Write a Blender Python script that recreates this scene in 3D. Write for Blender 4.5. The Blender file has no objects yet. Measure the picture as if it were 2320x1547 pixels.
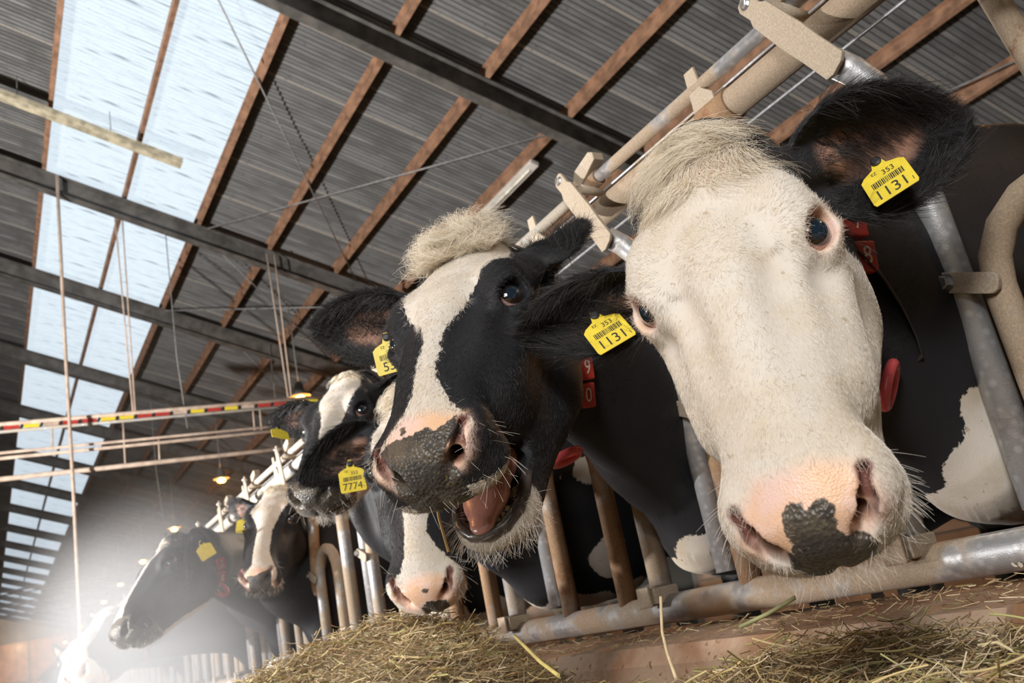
# A row of cows at a feed fence in a barn, built from scratch
import bpy, bmesh, math, random
import numpy as np
from mathutils import Vector, Matrix
random.seed(7); rng = np.random.default_rng(11)
SC = bpy.context.scene; COL = SC.collection
# ---------------------------------------------------------------- camera
CAM_R = np.array([[.8582, -.4758, -.1931], [-.0191, .3463, -.9382], [.5133, .8085, .2880]])
_u, _s, _v = np.linalg.svd(CAM_R); CAM_R = _u @ _v
RT, DN, FW = Vector(CAM_R[0]), Vector(CAM_R[1]), Vector(CAM_R[2]); UP = -DN
cam = bpy.data.cameras.new('camera'); camera = bpy.data.objects.new('camera', cam); COL.objects.link(camera)
camera.matrix_world = Matrix(((RT.x, UP.x, -FW.x, 0), (RT.y, UP.y, -FW.y, 0), (RT.z, UP.z, -FW.z, .35), (0, 0, 0, 1)))
cam.sensor_width = 36; cam.lens = 2022/2320*36; cam.clip_start = .02; cam.clip_end = 400
cam.dof.use_dof = True; cam.dof.focus_distance = 1.15; cam.dof.aperture_fstop = 9
SC.camera = camera
SC.view_settings.view_transform = 'Standard'; SC.view_settings.look = 'None'; SC.view_settings.gamma = 1; SC.view_settings.use_curve_mapping = False
SC.view_settings.exposure = 0.35
SC.cycles.max_bounces = 8; SC.cycles.diffuse_bounces = 3; SC.cycles.glossy_bounces = 3; SC.cycles.transmission_bounces = 4; SC.cycles.volume_bounces = 0
SC.cycles.sample_clamp_indirect = 4; SC.cycles.caustics_reflective = False; SC.cycles.caustics_refractive = False; SC.cycles.volume_step_rate = 2.5; SC.cycles.volume_max_steps = 48; SC.cycles.use_adaptive_sampling = True; SC.cycles.adaptive_threshold = .04
# ---------------------------------------------------------------- sky: a bright overcast day outside
world = bpy.data.worlds.new('overcast sky'); SC.world = world; world.use_nodes = True
world.node_tree.nodes['Background'].inputs[0].default_value = (.93, .97, 1, 1); world.node_tree.nodes['Background'].inputs[1].default_value = .98
# ---------------------------------------------------------------- the photographer's flashes and an added soft fill
def lamp(name, kind, loc, energy, color, target=None, size=.1, cone=None, blend=.5):
    l = bpy.data.lights.new(name, kind); l.energy = energy; l.color = color
    if kind == 'AREA': l.size = size
    else: l.shadow_soft_size = size
    if kind == 'SPOT': l.spot_size = math.radians(cone); l.spot_blend = blend
    o = bpy.data.objects.new(name, l); COL.objects.link(o); o.location = loc
    if target is not None: o.rotation_euler = (Vector(target) - Vector(loc)).to_track_quat('-Z', 'Y').to_euler()
    return o
lamp('flash_key', 'SPOT', (-.95, -.85, 1.65), 92, (1, .97, .93), (.9, 1.5, .55), .16, 80, .8)
lamp('flash_roof', 'SPOT', (-8.0, 5.5, .3), 8800, (1, .98, .96), (6.0, 10, 6.2), .15, 105, .6)
lamp('soft_fill', 'AREA', (-3.2, -2.2, 2.8), 150, (1, .98, .95), (1.2, 2.2, .6), 2.2)  # added soft fill, unseen, to lift the dark coats
lamp('flash_rim', 'SPOT', (-1.9, 5.6, 1.0), 380, (1, .98, .97), (1.1, 3.6, .55), .10, 60, .7)
# ---------------------------------------------------------------- small toolkit
def link(name, me, mat=None, parent=None):
    o = bpy.data.objects.new(name, me); COL.objects.link(o)
    if mat is not None and me is not None and hasattr(me, 'materials') and not me.materials: me.materials.append(mat)
    if parent is not None: o.parent = parent
    return o
def empty(name, loc=(0, 0, 0)):
    o = bpy.data.objects.new(name, None); COL.objects.link(o); o.location = loc; return o
def tag(o, label=None, cat=None, group=None, kind=None):
    if label: o['label'] = label
    if cat: o['category'] = cat
    if group: o['group'] = group
    if kind: o['kind'] = kind
    return o
def pm(name, V, F, smooth=False):
    me = bpy.data.meshes.new(name); me.from_pydata([tuple(map(float, v)) for v in V], [], [tuple(map(int, f)) for f in F]); me.update()
    if smooth: me.polygons.foreach_set('use_smooth', [True]*len(me.polygons))
    return me
def tube_geo(pts, r, seg=14, caps=True):
    pts = [Vector(p) for p in pts]; n = len(pts); rr = r if isinstance(r, (list, tuple)) else [r]*n
    V, F = [], []; u = None
    for i, p in enumerate(pts):
        t = (pts[min(i+1, n-1)] - pts[max(i-1, 0)]).normalized()
        if u is None:
            u = t.orthogonal().normalized()
        else:
            u = (u - t*u.dot(t)).normalized()
        w = t.cross(u)
        for k in range(seg):
            a = 2*math.pi*k/seg; V.append(p + (u*math.cos(a) + w*math.sin(a))*rr[i])
    for i in range(n-1):
        for k in range(seg):
            F.append((i*seg+k, i*seg+(k+1) % seg, (i+1)*seg+(k+1) % seg, (i+1)*seg+k))
    if caps: F.append(tuple(range(seg))[::-1]); F.append(tuple((n-1)*seg+k for k in range(seg)))
    return V, F
def tube(name, pts, r, mat, parent=None, seg=14, caps=True):
    V, F = tube_geo(pts, r, seg, caps); me = pm(name, V, F, True)
    for p in me.polygons[-2:] if caps else []: p.use_smooth = False
    return link(name, me, mat, parent)
def box_geo(c, s, R=None):
    V = []
    for x in (-.5, .5):
        for y in (-.5, .5):
            for z in (-.5, .5):
                p = Vector((x*s[0], y*s[1], z*s[2]))
                if R is not None: p = R @ p
                V.append(Vector(c) + p)
    return V, [(0, 1, 3, 2), (4, 6, 7, 5), (0, 4, 5, 1), (2, 3, 7, 6), (0, 2, 6, 4), (1, 5, 7, 3)]
def box(name, c, s, mat, parent=None, R=None, bevel=0.):
    V, F = box_geo(c, s, R); me = pm(name, V, F)
    if bevel:
        bm = bmesh.new(); bm.from_mesh(me); bmesh.ops.bevel(bm, geom=bm.edges[:], offset=bevel, segments=2, affect='EDGES', profile=.5); bm.to_mesh(me); bm.free()
    return link(name, me, mat, parent)
def plate(name, outline, thick, M, mat, parent=None, bevel=.0015):
    """flat plate: outline in its own plane, thickness, placed by the matrix M"""
    n = len(outline); V = [(x, y, -thick/2) for x, y in outline] + [(x, y, thick/2) for x, y in outline]
    F = [tuple(range(n))[::-1], tuple(range(n, 2*n))] + [(i, (i+1) % n, n+(i+1) % n, n+i) for i in range(n)]
    me = pm(name, V, F)
    if bevel:
        bm = bmesh.new(); bm.from_mesh(me); es = [e for e in bm.edges if len(e.link_faces) == 2 and any(len(f.verts) == n for f in e.link_faces)]
        bmesh.ops.bevel(bm, geom=es, offset=bevel, segments=2, affect='EDGES', profile=.5); bm.to_mesh(me); bm.free()
    o = link(name, me, mat, parent); o.matrix_local = M; return o
def frame(o, x, y):
    x = Vector(x).normalized(); y = Vector(y); y = (y - x*y.dot(x)).normalized(); z = x.cross(y)
    return Matrix(((x.x, y.x, z.x, o[0]), (x.y, y.y, z.y, o[1]), (x.z, y.z, z.z, o[2]), (0, 0, 0, 1)))
def round_rect(w, h, r, n=4):
    P = []
    for cx, cy, a0 in ((w/2-r, h/2-r, 0), (-w/2+r, h/2-r, 90), (-w/2+r, -h/2+r, 180), (w/2-r, -h/2+r, 270)):
        for i in range(n+1):
            a = math.radians(a0 + 90*i/n); P.append((cx + r*math.cos(a), cy + r*math.sin(a)))
    return P
_dg = None
def text_geo(s, size):
    cu = bpy.data.curves.new('lettering', 'FONT'); cu.body = s; cu.size = size; cu.align_x = 'CENTER'; cu.align_y = 'CENTER'; cu.resolution_u = 4
    o = bpy.data.objects.new('lettering', cu); COL.objects.link(o)
    bpy.context.view_layer.update()
    me = o.evaluated_get(bpy.context.evaluated_depsgraph_get()).to_mesh()
    V = [v.co.copy() for v in me.vertices]; F = [tuple(p.vertices) for p in me.polygons]
    o.to_mesh_clear(); bpy.data.objects.remove(o); bpy.data.curves.remove(cu)
    return V, F
def join(parts):
    V, F = [], []
    for v, f in parts:
        n = len(V); V += list(v); F += [tuple(i+n for i in q) for q in f]
    return V, F
# ---------------------------------------------------------------- materials
class N:
    def __init__(s, name):
        s.m = bpy.data.materials.new(name); s.m.use_nodes = True; s.t = s.m.node_tree; s.b = s.t.nodes['Principled BSDF']; s.out = s.t.nodes['Material Output']
    def n(s, typ, **kw):
        x = s.t.nodes.new(typ)
        for k, v in kw.items(): setattr(x, k, v)
        return x
    def set(s, sock, v):
        if isinstance(v, (int, float)): sock.default_value = v
        elif isinstance(v, (tuple, list)): sock.default_value = tuple(v) + ((1,) if len(v) == 3 and sock.type == 'RGBA' else ())
        else: s.t.links.new(v, sock)
    def coord(s, scale=(1, 1, 1), obj=True):
        tc = s.n('ShaderNodeTexCoord'); mp = s.n('ShaderNodeMapping'); s.t.links.new(tc.outputs['Object' if obj else 'Generated'], mp.inputs[0]); mp.inputs['Scale'].default_value = scale
        return mp.outputs[0]
    def noise(s, scale, co=None, detail=4, rough=.55, dist=0.):
        x = s.n('ShaderNodeTexNoise'); x.inputs['Scale'].default_value = scale; x.inputs['Detail'].default_value = detail; x.inputs['Roughness'].default_value = rough; x.inputs['Distortion'].default_value = dist
        s.t.links.new(co if co is not None else s.coord(), x.inputs['Vector']); return x.outputs[0]
    def voro(s, scale, co=None, feature='F1'):
        x = s.n('ShaderNodeTexVoronoi', feature=feature); x.inputs['Scale'].default_value = scale
        s.t.links.new(co if co is not None else s.coord(), x.inputs['Vector']); return x.outputs['Distance']
    def mr(s, v, a, b, c=0., d=1., smooth=True):
        x = s.n('ShaderNodeMapRange', interpolation_type='SMOOTHSTEP' if smooth else 'LINEAR'); s.set(x.inputs[0], v); x.inputs[1].default_value = a; x.inputs[2].default_value = b; x.inputs[3].default_value = c; x.inputs[4].default_value = d
        return x.outputs[0]
    def mix(s, f, a, b):
        x = s.n('ShaderNodeMix', data_type='RGBA'); s.set(x.inputs[0], f); s.set(x.inputs[6], a); s.set(x.inputs[7], b); return x.outputs[2]
    def op(s, o, a, b=0.):
        x = s.n('ShaderNodeMath', operation=o); s.set(x.inputs[0], a); s.set(x.inputs[1], b); return x.outputs[0]
    def attr(s, name, vec=False):
        x = s.n('ShaderNodeAttribute', attribute_name=name); return x.outputs['Color' if vec else 'Fac']
    def bump(s, h, strength=.3, dist=.01):
        x = s.n('ShaderNodeBump'); x.inputs['Strength'].default_value = strength; x.inputs['Distance'].default_value = dist; s.t.links.new(h, x.inputs['Height']); s.t.links.new(x.outputs[0], s.b.inputs['Normal'])
    def p(s, **kw):
        for k, v in kw.items(): s.set(s.b.inputs[k.replace('_', ' ')], v)
        return s
def plain(name, c, rough=.6, metal=0., var=.25, scale=12, bump=0.):
    k = N(name); co = k.coord(); f = k.mr(k.noise(scale, co, 5), .3, .7)
    k.p(Base_Color=k.mix(f, tuple(x*(1-var) for x in c), tuple(min(1, x*(1+var)) for x in c)), Roughness=rough, Metallic=metal)
    if bump: k.bump(k.noise(scale*6, co), bump, .003)
    return k.m
def m_galv(name, dust=.5, rust=.3, tint=(.58, .585, .60), tan=(.44, .34, .24)):
    """galvanised tube under dried mud, dust and rust"""
    k = N(name); co = k.coord(); sp = k.voro(60, co); base = k.mix(k.mr(sp, .1, .5), tint, tuple(x*.72 for x in tint))
    mud = k.mr(k.noise(7, co, 7, .65), .62 - dust*.5, .78 - dust*.45); fine = k.noise(300, co, 4)
    c = k.mix(mud, base, k.mix(k.mr(fine, .35, .7), tuple(x*.75 for x in tan), tan))
    ru = k.mr(k.noise(11, co, 6, .7), .70 - rust*.3, .80 - rust*.25)
    c = k.mix(k.op('MULTIPLY', ru, .8), c, (.20, .085, .035))
    k.p(Base_Color=c, Roughness=k.mr(mud, 0, 1, .40, .85), Metallic=k.mr(mud, 0, 1, .55, 0.)); k.bump(fine, .25, .002); return k.m
M = dict(
 tube=m_galv('galvanised tube', .50, .12), tube_dirty=m_galv('muddy tube', .85, .25), tube_brown=m_galv('rusty mud coated bar', .72, .75, (.5, .5, .5), (.36, .22, .12)), tube_clean=m_galv('clean galvanised tube', .22, .05, (.66, .67, .69)),
 arm=m_galv('dusty flat bar', .75, .12, (.55, .55, .55), (.46, .375, .28)), bolt=plain('zinc bolt', (.55, .55, .56), .3, .9),
 plastic=plain('dirty white sleeve', (.66, .62, .56), .5), white_rail=m_galv('pale dusty rail', .55, .05, (.66, .66, .66), (.56, .49, .40)),
 curb=None, floor=plain('feed floor concrete', (.30, .24, .18), .85, 0, .3, 5, .3), back_floor=plain('wet slatted floor', (.10, .085, .065), .6, 0, .4, 4, .4),
 rust_wood=plain('red oxide purlin', (.27, .148, .088), .7, 0, .35, 6, .2), beam=plain('grey steel rafter', (.085, .078, .070), .75, 0, .4, 5, .2), rod=plain('dull bracing rod', (.30, .29, .28), .6, .3),
 pipe=plain('dusty pinkish pipe', (.58, .44, .34), .6, 0, .2, 8), yellow=plain('yellow plastic', (.80, .62, .05), .4, 0, .08, 60), ink=plain('black print', (.03, .028, .02), .7), red=plain('red plastic', (.46, .045, .035), .4, 0, .2, 30), redp=plain('pinkish red plastic', (.62, .09, .10), .35, 0, .15, 30),
 white=plain('white print', (.82, .74, .62), .6), black=plain('black plastic', (.02, .02, .02), .5), strap=plain('brown black webbing', (.035, .028, .022), .8, 0, .3, 60),
 tray=plain('dusty tray', (.42, .37, .26), .8, 0, .35, 9, .2), lampwhite=plain('white lamp housing', (.62, .58, .52), .6, 0, .12, 8), wall=plain('orange brown wall board', (.33, .185, .10), .8, 0, .3, 2, .2), dark_wall=plain('grey sheet wall', (.14, .13, .11), .85, 0, .3, 2, .2),
)
def m_curb(name, a, b):
    k = N(name); co = k.coord(); c = k.mix(k.mr(k.noise(3, co, 7, .65), .38, .62), a, b); c = k.mix(k.mr(k.noise(60, co, 3), .62, .70), c, (.24, .13, .07))
    k.p(Base_Color=c, Roughness=.9); k.bump(k.noise(90, co), .4, .004); return k.m
M['curb'] = m_curb('dusty concrete kerb', (.58, .44, .33), (.36, .20, .11)); M['curb_brown'] = m_curb('rusty brown shadowed kerb', (.34, .19, .10), (.22, .11, .05))  # near-block brown: stain, plus the cow's head shadow put into the colour
def m_roof():
    """weathered corrugated sheet: soot in the valleys, streaks down the slope, a paler lap at each sheet edge"""
    k = N('sooty corrugated sheet'); sx = k.n('ShaderNodeSeparateXYZ'); k.t.links.new(k.coord(), sx.inputs[0]); y = sx.outputs[1]
    st = k.noise(2.0, k.coord((.3, 5, .3)), 6, .65); pat = k.noise(1.1, k.coord((1, 1.4, 1)), 6, .65)
    c = k.mix(k.mr(st, .34, .70), (.085, .084, .083), (.20, .198, .194)); c = k.mix(k.mr(pat, .42, .70), c, (.095, .092, .088))
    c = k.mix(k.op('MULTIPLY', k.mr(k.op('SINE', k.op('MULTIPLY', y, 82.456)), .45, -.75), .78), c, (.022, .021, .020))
    c = k.mix(k.op('MULTIPLY', k.mr(y, .050, .030), .65), c, (.33, .30, .26)); c = k.mix(k.op('MULTIPLY', k.mr(k.noise(11, k.coord((1, 2, 1)), 5, .7), .58, .72), .7), c, (.035, .033, .031))
    k.p(Base_Color=c, Roughness=.85); return k.m
M['roof'] = m_roof()
def m_sky():
    k = N('translucent roof light sheet'); dirt = k.mr(k.noise(4, k.coord((.5, 9, .5)), 7, .7), .52, .68); spk = k.mr(k.noise(30, k.coord(), 3), .66, .72); dk = k.mr(k.noise(1.5, k.coord((.6, 12, .6)), 5, .6), .61, .67)
    c = k.mix(k.op('MAXIMUM', k.op('MULTIPLY', dirt, .50), k.op('MAXIMUM', k.op('MULTIPLY', spk, .6), k.op('MULTIPLY', dk, .9))), (.80, .88, .94), (.22, .26, .29)); wv = k.n('ShaderNodeSeparateXYZ'); k.t.links.new(k.coord(), wv.inputs[0]); sw = k.op('SINE', k.op('MULTIPLY', wv.outputs[1], 82.456)); c = k.mix(k.op('MULTIPLY', k.mr(sw, .3, -.9), k.mr(k.noise(3, k.coord((.6, 2, .6)), 5), .3, .7, .15, .75)), c, (.30, .36, .40))  # sine stripes: valley dirt, with corrugation shading put into the colour
    tr = k.n('ShaderNodeBsdfTranslucent'); k.t.links.new(c, tr.inputs[0]); df = k.n('ShaderNodeBsdfDiffuse'); df.inputs[0].default_value = (.55, .58, .6, 1)
    mx = k.n('ShaderNodeMixShader'); mx.inputs[0].default_value = .12; k.t.links.new(tr.outputs[0], mx.inputs[1]); k.t.links.new(df.outputs[0], mx.inputs[2]); k.t.links.new(mx.outputs[0], k.out.inputs[0]); return k.m
M['skylight'] = m_sky()
def m_glow(name, c, e):
    k = N(name); k.p(Base_Color=c, Emission_Color=c, Emission_Strength=e); return k.m
M['sodium'] = m_glow('lit sodium lamp', (1, .42, .06), 40)
# ---------------------------------------------------------------- the barn: roof falling to the right
SL = math.tan(math.radians(20.3)); ZC = .35
def roof_z(x): return ZC + 8.1 - SL*x
cs, sn = math.cos(math.atan(SL)), math.sin(math.atan(SL))
PX = [.923 + 1.081*i for i in range(-1, 10)]                      # purlin lines across the slope
BY = [3.2, 7.65, 13.3, 16.85, 21.2, 25.4, 29.8, 34.0, 38.2, 42.4, 46.6, 50.8, 55, 59.2, 63.4, 67.6, 71.8, 76, 80.2]
ceiling = tag(empty('ceiling'), 'dark corrugated barn roof on rusty purlins and grey rafters', None, None, 'structure')
def along(p): return Vector((cs, 0, -sn))*p
def corr(name, length, width, wave=.0762, amp=.010, seg=6):
    n = int(width/wave*seg); V, F = [], []
    for i in range(n+1):
        y = width*i/n; z = amp*math.cos(2*math.pi*y/wave)
        V += [(0, y, z), (length*cs, y, z - length*sn)]
    F = [(2*i, 2*i+1, 2*i+3, 2*i+2) for i in range(n)]
    return pm(name, V, F, True)
sheet_m = corr('roof_sheet', 2.24/cs, 1.10); sheet_far = corr('roof_sheet', 2.24/cs, 4.3, .1524, .012, 4)
sheet_long = corr('roof_sheet', 8*1.081/cs, 84, .61, .02, 2)
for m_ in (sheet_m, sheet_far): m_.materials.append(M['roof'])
PZ = .155                                                       # purlin depth
def sheet(x, y, me, lift=0.):
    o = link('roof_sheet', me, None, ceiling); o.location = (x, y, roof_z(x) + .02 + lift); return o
rows = [PX[0] - 2.162, PX[3], PX[5], PX[7], PX[9]]                 # the strip between PX[1] and PX[3] is glazed
r_ = random.Random(3)
for j, x in enumerate(rows):
    y = 1.0 - .13*j
    while y < 42:
        o = sheet(x, y, sheet_m, (0.012 if int(y*10) % 2 else 0.) + r_.uniform(0, .006)); y += 1.05
    while y < 86:
        sheet(x, y, sheet_far); y += 4.2
x = PX[0] - .0
y = 1.0
while y < 86:                                                    # narrow row beside the glazing
    o = sheet(x, y, sheet_m if y < 42 else sheet_far, .006); o.scale = (.5, 1, .5) if False else (1.081/2.24, 1, 1.081/2.24); o.location.z = roof_z(x) + .02; y += 1.05 if y < 42 else 4.2
pv = []
def purlin(x):
    p = .06; d = PZ
    # a Z section: top flange, web, bottom flange turned to the right
    prof = [(.004, 0), (-.055, 0), (-.055, -.006), (-.004, -.006), (-.004, -d), (.052, -d), (.052, -d+.022), (.046, -d+.022), (.046, -d+.006), (.004, -d+.006)]
    V, F = [], []; n = len(prof)
    for y in (.8, 84.5):
        for a, b in prof: V.append((a*cs + b*sn, y, -a*sn + b*cs))
    F = [(i, (i+1) % n, n+(i+1) % n, n+i) for i in range(n)] + [tuple(range(n))[::-1], tuple(range(n, 2*n))]
    o = link('purlin', pm('purlin', V, F), M['rust_wood'], ceiling); o.location = (x, 0, roof_z(x) + .004)
for i, x in enumerate(PX):
    if i == 2:
        o = box('purlin', (x, 42.6, roof_z(x) - .055), (.055, 83.8, .11), M['rust_wood'], ceiling); continue
    purlin(x)
def rafter(y):
    d, w, t = .30, .15, .012; z0 = -PZ - .002
    prof = [(-w/2, 0), (w/2, 0), (w/2, -t), (t/2, -t), (t/2, -d+t), (w/2, -d+t), (w/2, -d), (-w/2, -d), (-w/2, -d+t), (-t/2, -d+t), (-t/2, -t), (-w/2, -t)]
    V = []; n = len(prof)
    for x in (-9.0, 11.8):
        for a, b in prof: V.append((x + 0*b, y + a, roof_z(x) + (z0 + b)/cs))
    F = [(i, (i+1) % n, n+(i+1) % n, n+i) for i in range(n)] + [tuple(range(n))[::-1], tuple(range(n, 2*n))]
    link('rafter', pm('rafter', V, F), M['beam'], ceiling)
for y in BY: rafter(y)
# wind bracing between the rafters: thin rods
def under(x, y, d=.19): return (x, y, roof_z(x) - d)
for a, b in (((PX[2], 7.7), (PX[5] + .3, 13.2)), ((PX[6], 7.8), (PX[3] + .1, 13.2)), ((PX[3], 13.4), (PX[6], 16.8)), ((PX[6] + .2, 13.4), (PX[3], 16.8)), ((PX[4], 16.9), (PX[7], 21.1)), ((PX[8], 7.8), (PX[9], 3.3)), ((PX[3] + .2, 21.3), (PX[6], 25.3))):
    tube('brace_rod', [under(*a), under(*b)], .012, M['rod'], ceiling, 6)
# glazed strip
win = tag(empty('window_1'), 'long strip of bluish white translucent roof sheets along the barn', None, None, 'structure')
pane_m = corr('pane', 1.081/cs, 1.06); pane_far = corr('pane', 1.081/cs, 4.24, .1524, .012, 4)
for m_ in (pane_m, pane_far): m_.materials.append(M['skylight'])
for x in (PX[1], PX[2]):
    y = 1.0
    while y < 83.5:
        far = y > 42
        o = link('pane', pane_far if far else pane_m, None, win); o.location = (x, y, roof_z(x) + .022 + (0.010 if int(y*3) % 2 and not far else 0)); y += 4.2 if far else 1.05
# hidden sides that close the building
def quad(name, P, mat, kind='structure', label=None):
    o = link(name, pm(name, P, [(0, 1, 2, 3)]), mat); tag(o, label, None, None, kind); return o
quad('ceiling_left', [(-2.2, -6, roof_z(-2.2)+.06), (-2.2, 86, roof_z(-2.2)+.06), (-12, 86, 5.4), (-12, -6, 5.4)], M['dark_wall'])
quad('ceiling_near', [(-2.2, -6, roof_z(-2.2)+.06), (-2.2, 1.1, roof_z(-2.2)+.06), (12, 1.1, roof_z(12)+.06), (12, -6, roof_z(12)+.06)], M['dark_wall'])
quad('wall_left', [(-12, -6, 0), (-12, 86, 0), (-12, 86, 5.5), (-12, -6, 5.5)], M['dark_wall'])
quad('wall_near', [(-12, -6, 0), (12, -6, 0), (12, -6, 9.5), (-12, -6, 9.5)], M['dark_wall'])
quad('wall_right', [(12, -6, -.2), (12, 86, -.2), (12, 86, 4.4), (12, -6, 4.4)], M['dark_wall'])
quad('floor', [(-12, -6, 0), (1.12, -6, 0), (1.12, 86, 0), (-12, 86, 0)], M['floor'], label='brown concrete feed passage floor under the feed')
quad('floor_cow_side', [(1.3, -6, -.12), (12, -6, -.12), (12, 86, -.12), (1.3, 86, -.12)], M['back_floor'], label='dark wet floor where the cows stand')
# far gable, in boards with dark posts
gable = tag(empty('wall_far'), 'far gable wall, orange boards below dark sheeting', None, None, 'structure')
box('sheeting', (0, 84.95, 7.6), (24, .1, 3.2), M['dark_wall'], gable); box('backing', (0, 85.0, 4), (24, .06, 10.5), M['dark_wall'], gable)
for i in range(17):
    for z in (1.35, 4.45): box('board', (-12 + 1.41*(i+.5), 84.85, z), (1.36, .08, 3.02), M['wall'], gable)
for x in (-6, -3, 0, 3, 6, 9): box('post', (x, 84.7, 3.2), (.14, .16, 6.6), M['beam'], gable)
for z in (2.9, 6.05): box('rail', (0, 84.72, z), (24, .12, .12), M['beam'], gable)
# low orange partition at the back of the lying bays, behind the cows
part = tag(empty('wall_back'), 'low orange brown boarded partition far behind the cows', None, None, 'structure')
for i in range(24):
    for k in range(4): box('board', (6.3 + r_.uniform(-.01, .01), -2.0 + 1.25*i, -.02 + .22*k), (.05, 1.235, .205), M['wall'], part)
for i in range(13): box('post', (6.24, -2.6 + 2.5*i, .45), (.08, .08, 1.15), M['tube_brown'], part)
# kerb under the fence
def curb():
    prof = [(1.04, 0), (1.045, .215), (1.07, .245), (1.30, .255), (1.34, .235), (1.345, -.12), (1.3, -.14), (1.05, -.02)]
    o = tag(empty('trim_1'), 'dusty concrete kerb under the feed fence', None, None, 'structure'); y = -1.86; n = len(prof)
    i = 0
    while y < 40:
        L = 1.28 if y < 12 else 5.12
        V = []
        g = .004
        for yy in (y + g, y + L - g):
            for a, b in prof: V.append((a + r_.uniform(-.003, .003), yy, b + r_.uniform(-.003, .003)))
        F = [(i, (i+1) % n, n+(i+1) % n, n+i) for i in range(n)] + [tuple(range(n))[::-1], tuple(range(n, 2*n))]
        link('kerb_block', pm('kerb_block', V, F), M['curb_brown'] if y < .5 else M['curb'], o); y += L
curb()
# ---------------------------------------------------------------- self locking feed fence
FX = 1.25; ZB, ZT, ZR = .30, 1.189, 1.262; PITCH = .64; Y0, Y1 = -1.9, 30.
fence = tag(empty('feed_fence', (0, 0, 0)), 'long galvanised self locking feed fence with dusty tubes that the cows reach through', 'feed fence')
tube('bottom_rail', [(FX, Y0, ZB), (FX, 2.50, ZB)], .030, M['tube'], fence, 20)
tube('bottom_rail', [(FX, 2.50, ZB), (FX, 2.78, ZB)], .023, M['tube_brown'], fence, 16)
tube('bottom_rail', [(FX, 2.76, ZB), (FX, Y1, ZB)], .030, M['tube'], fence, 14)
tube('top_rail', [(FX, Y0, ZT), (FX, 1.62, ZT)], .030, M['tube_dirty'], fence, 20); tube('top_rail', [(FX, 1.64, ZT), (FX, 8, ZT)], .029, M['white_rail'], fence, 16); tube('top_rail', [(FX, 8, ZT), (FX, Y1, ZT)], .030, M['white_rail'], fence, 10)
tube('top_rail_sleeve', [(FX, 1.02, ZT), (FX, 1.10, ZT)], .0335, M['tube_brown'], fence, 20)
CX_ = FX - .012
tube('control_rail', [(CX_, Y0, ZR), (CX_, 1.47, ZR)], .0145, M['tube'], fence, 14); tube('control_rail', [(CX_, 1.44, ZR), (CX_, 1.56, ZR)], .0185, M['tube_brown'], fence, 14)
tube('control_rail', [(CX_, 1.5, ZR), (CX_, 8, ZR)], .0150, M['white_rail'], fence, 12); tube('control_rail', [(CX_, 8, ZR), (CX_, Y1, ZR)], .016, M['white_rail'], fence, 8)
tube('guide_rod', [(CX_ + .018, Y0, ZR - .026), (CX_ + .018, 6, ZR - .026)], .0035, M['tube_clean'], fence, 6); tube('guide_rod', [(FX + .035, Y0, ZT - .036), (FX + .035, 2.2, ZT - .036)], .0035, M['tube_clean'], fence, 6)
def hexbolt(c, axis_, r, parent, depth=.012):
    a = Vector(axis_).normalized(); c = Vector(c)
    V, F = tube_geo([c, c + a*depth*.9, c + a*depth], [r, r, r*.86], 6); V2, F2 = tube_geo([c - a*.003, c + a*.001], r*1.35, 16)
    return link('bolt', pm('bolt', *join([(V, F), (V2, F2)])), M['bolt'], parent)
_share = {}
def once(key, make):
    """share mesh data between alike pieces"""
    if key in _share:
        src, y = _share[key]; return src, y
    return None
arm_out = [(-.004, .018), (-.016, .012), (-.019, 0), (-.016, -.012), (-.008, -.017), (.03, -.017), (.045, -.024), (.15, -.026), (.20, -.024), (.265, -.024), (.272, -.012), (.272, .012), (.265, .024), (.20, .024), (.14, .026), (.045, .024), (.03, .017)]
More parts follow.
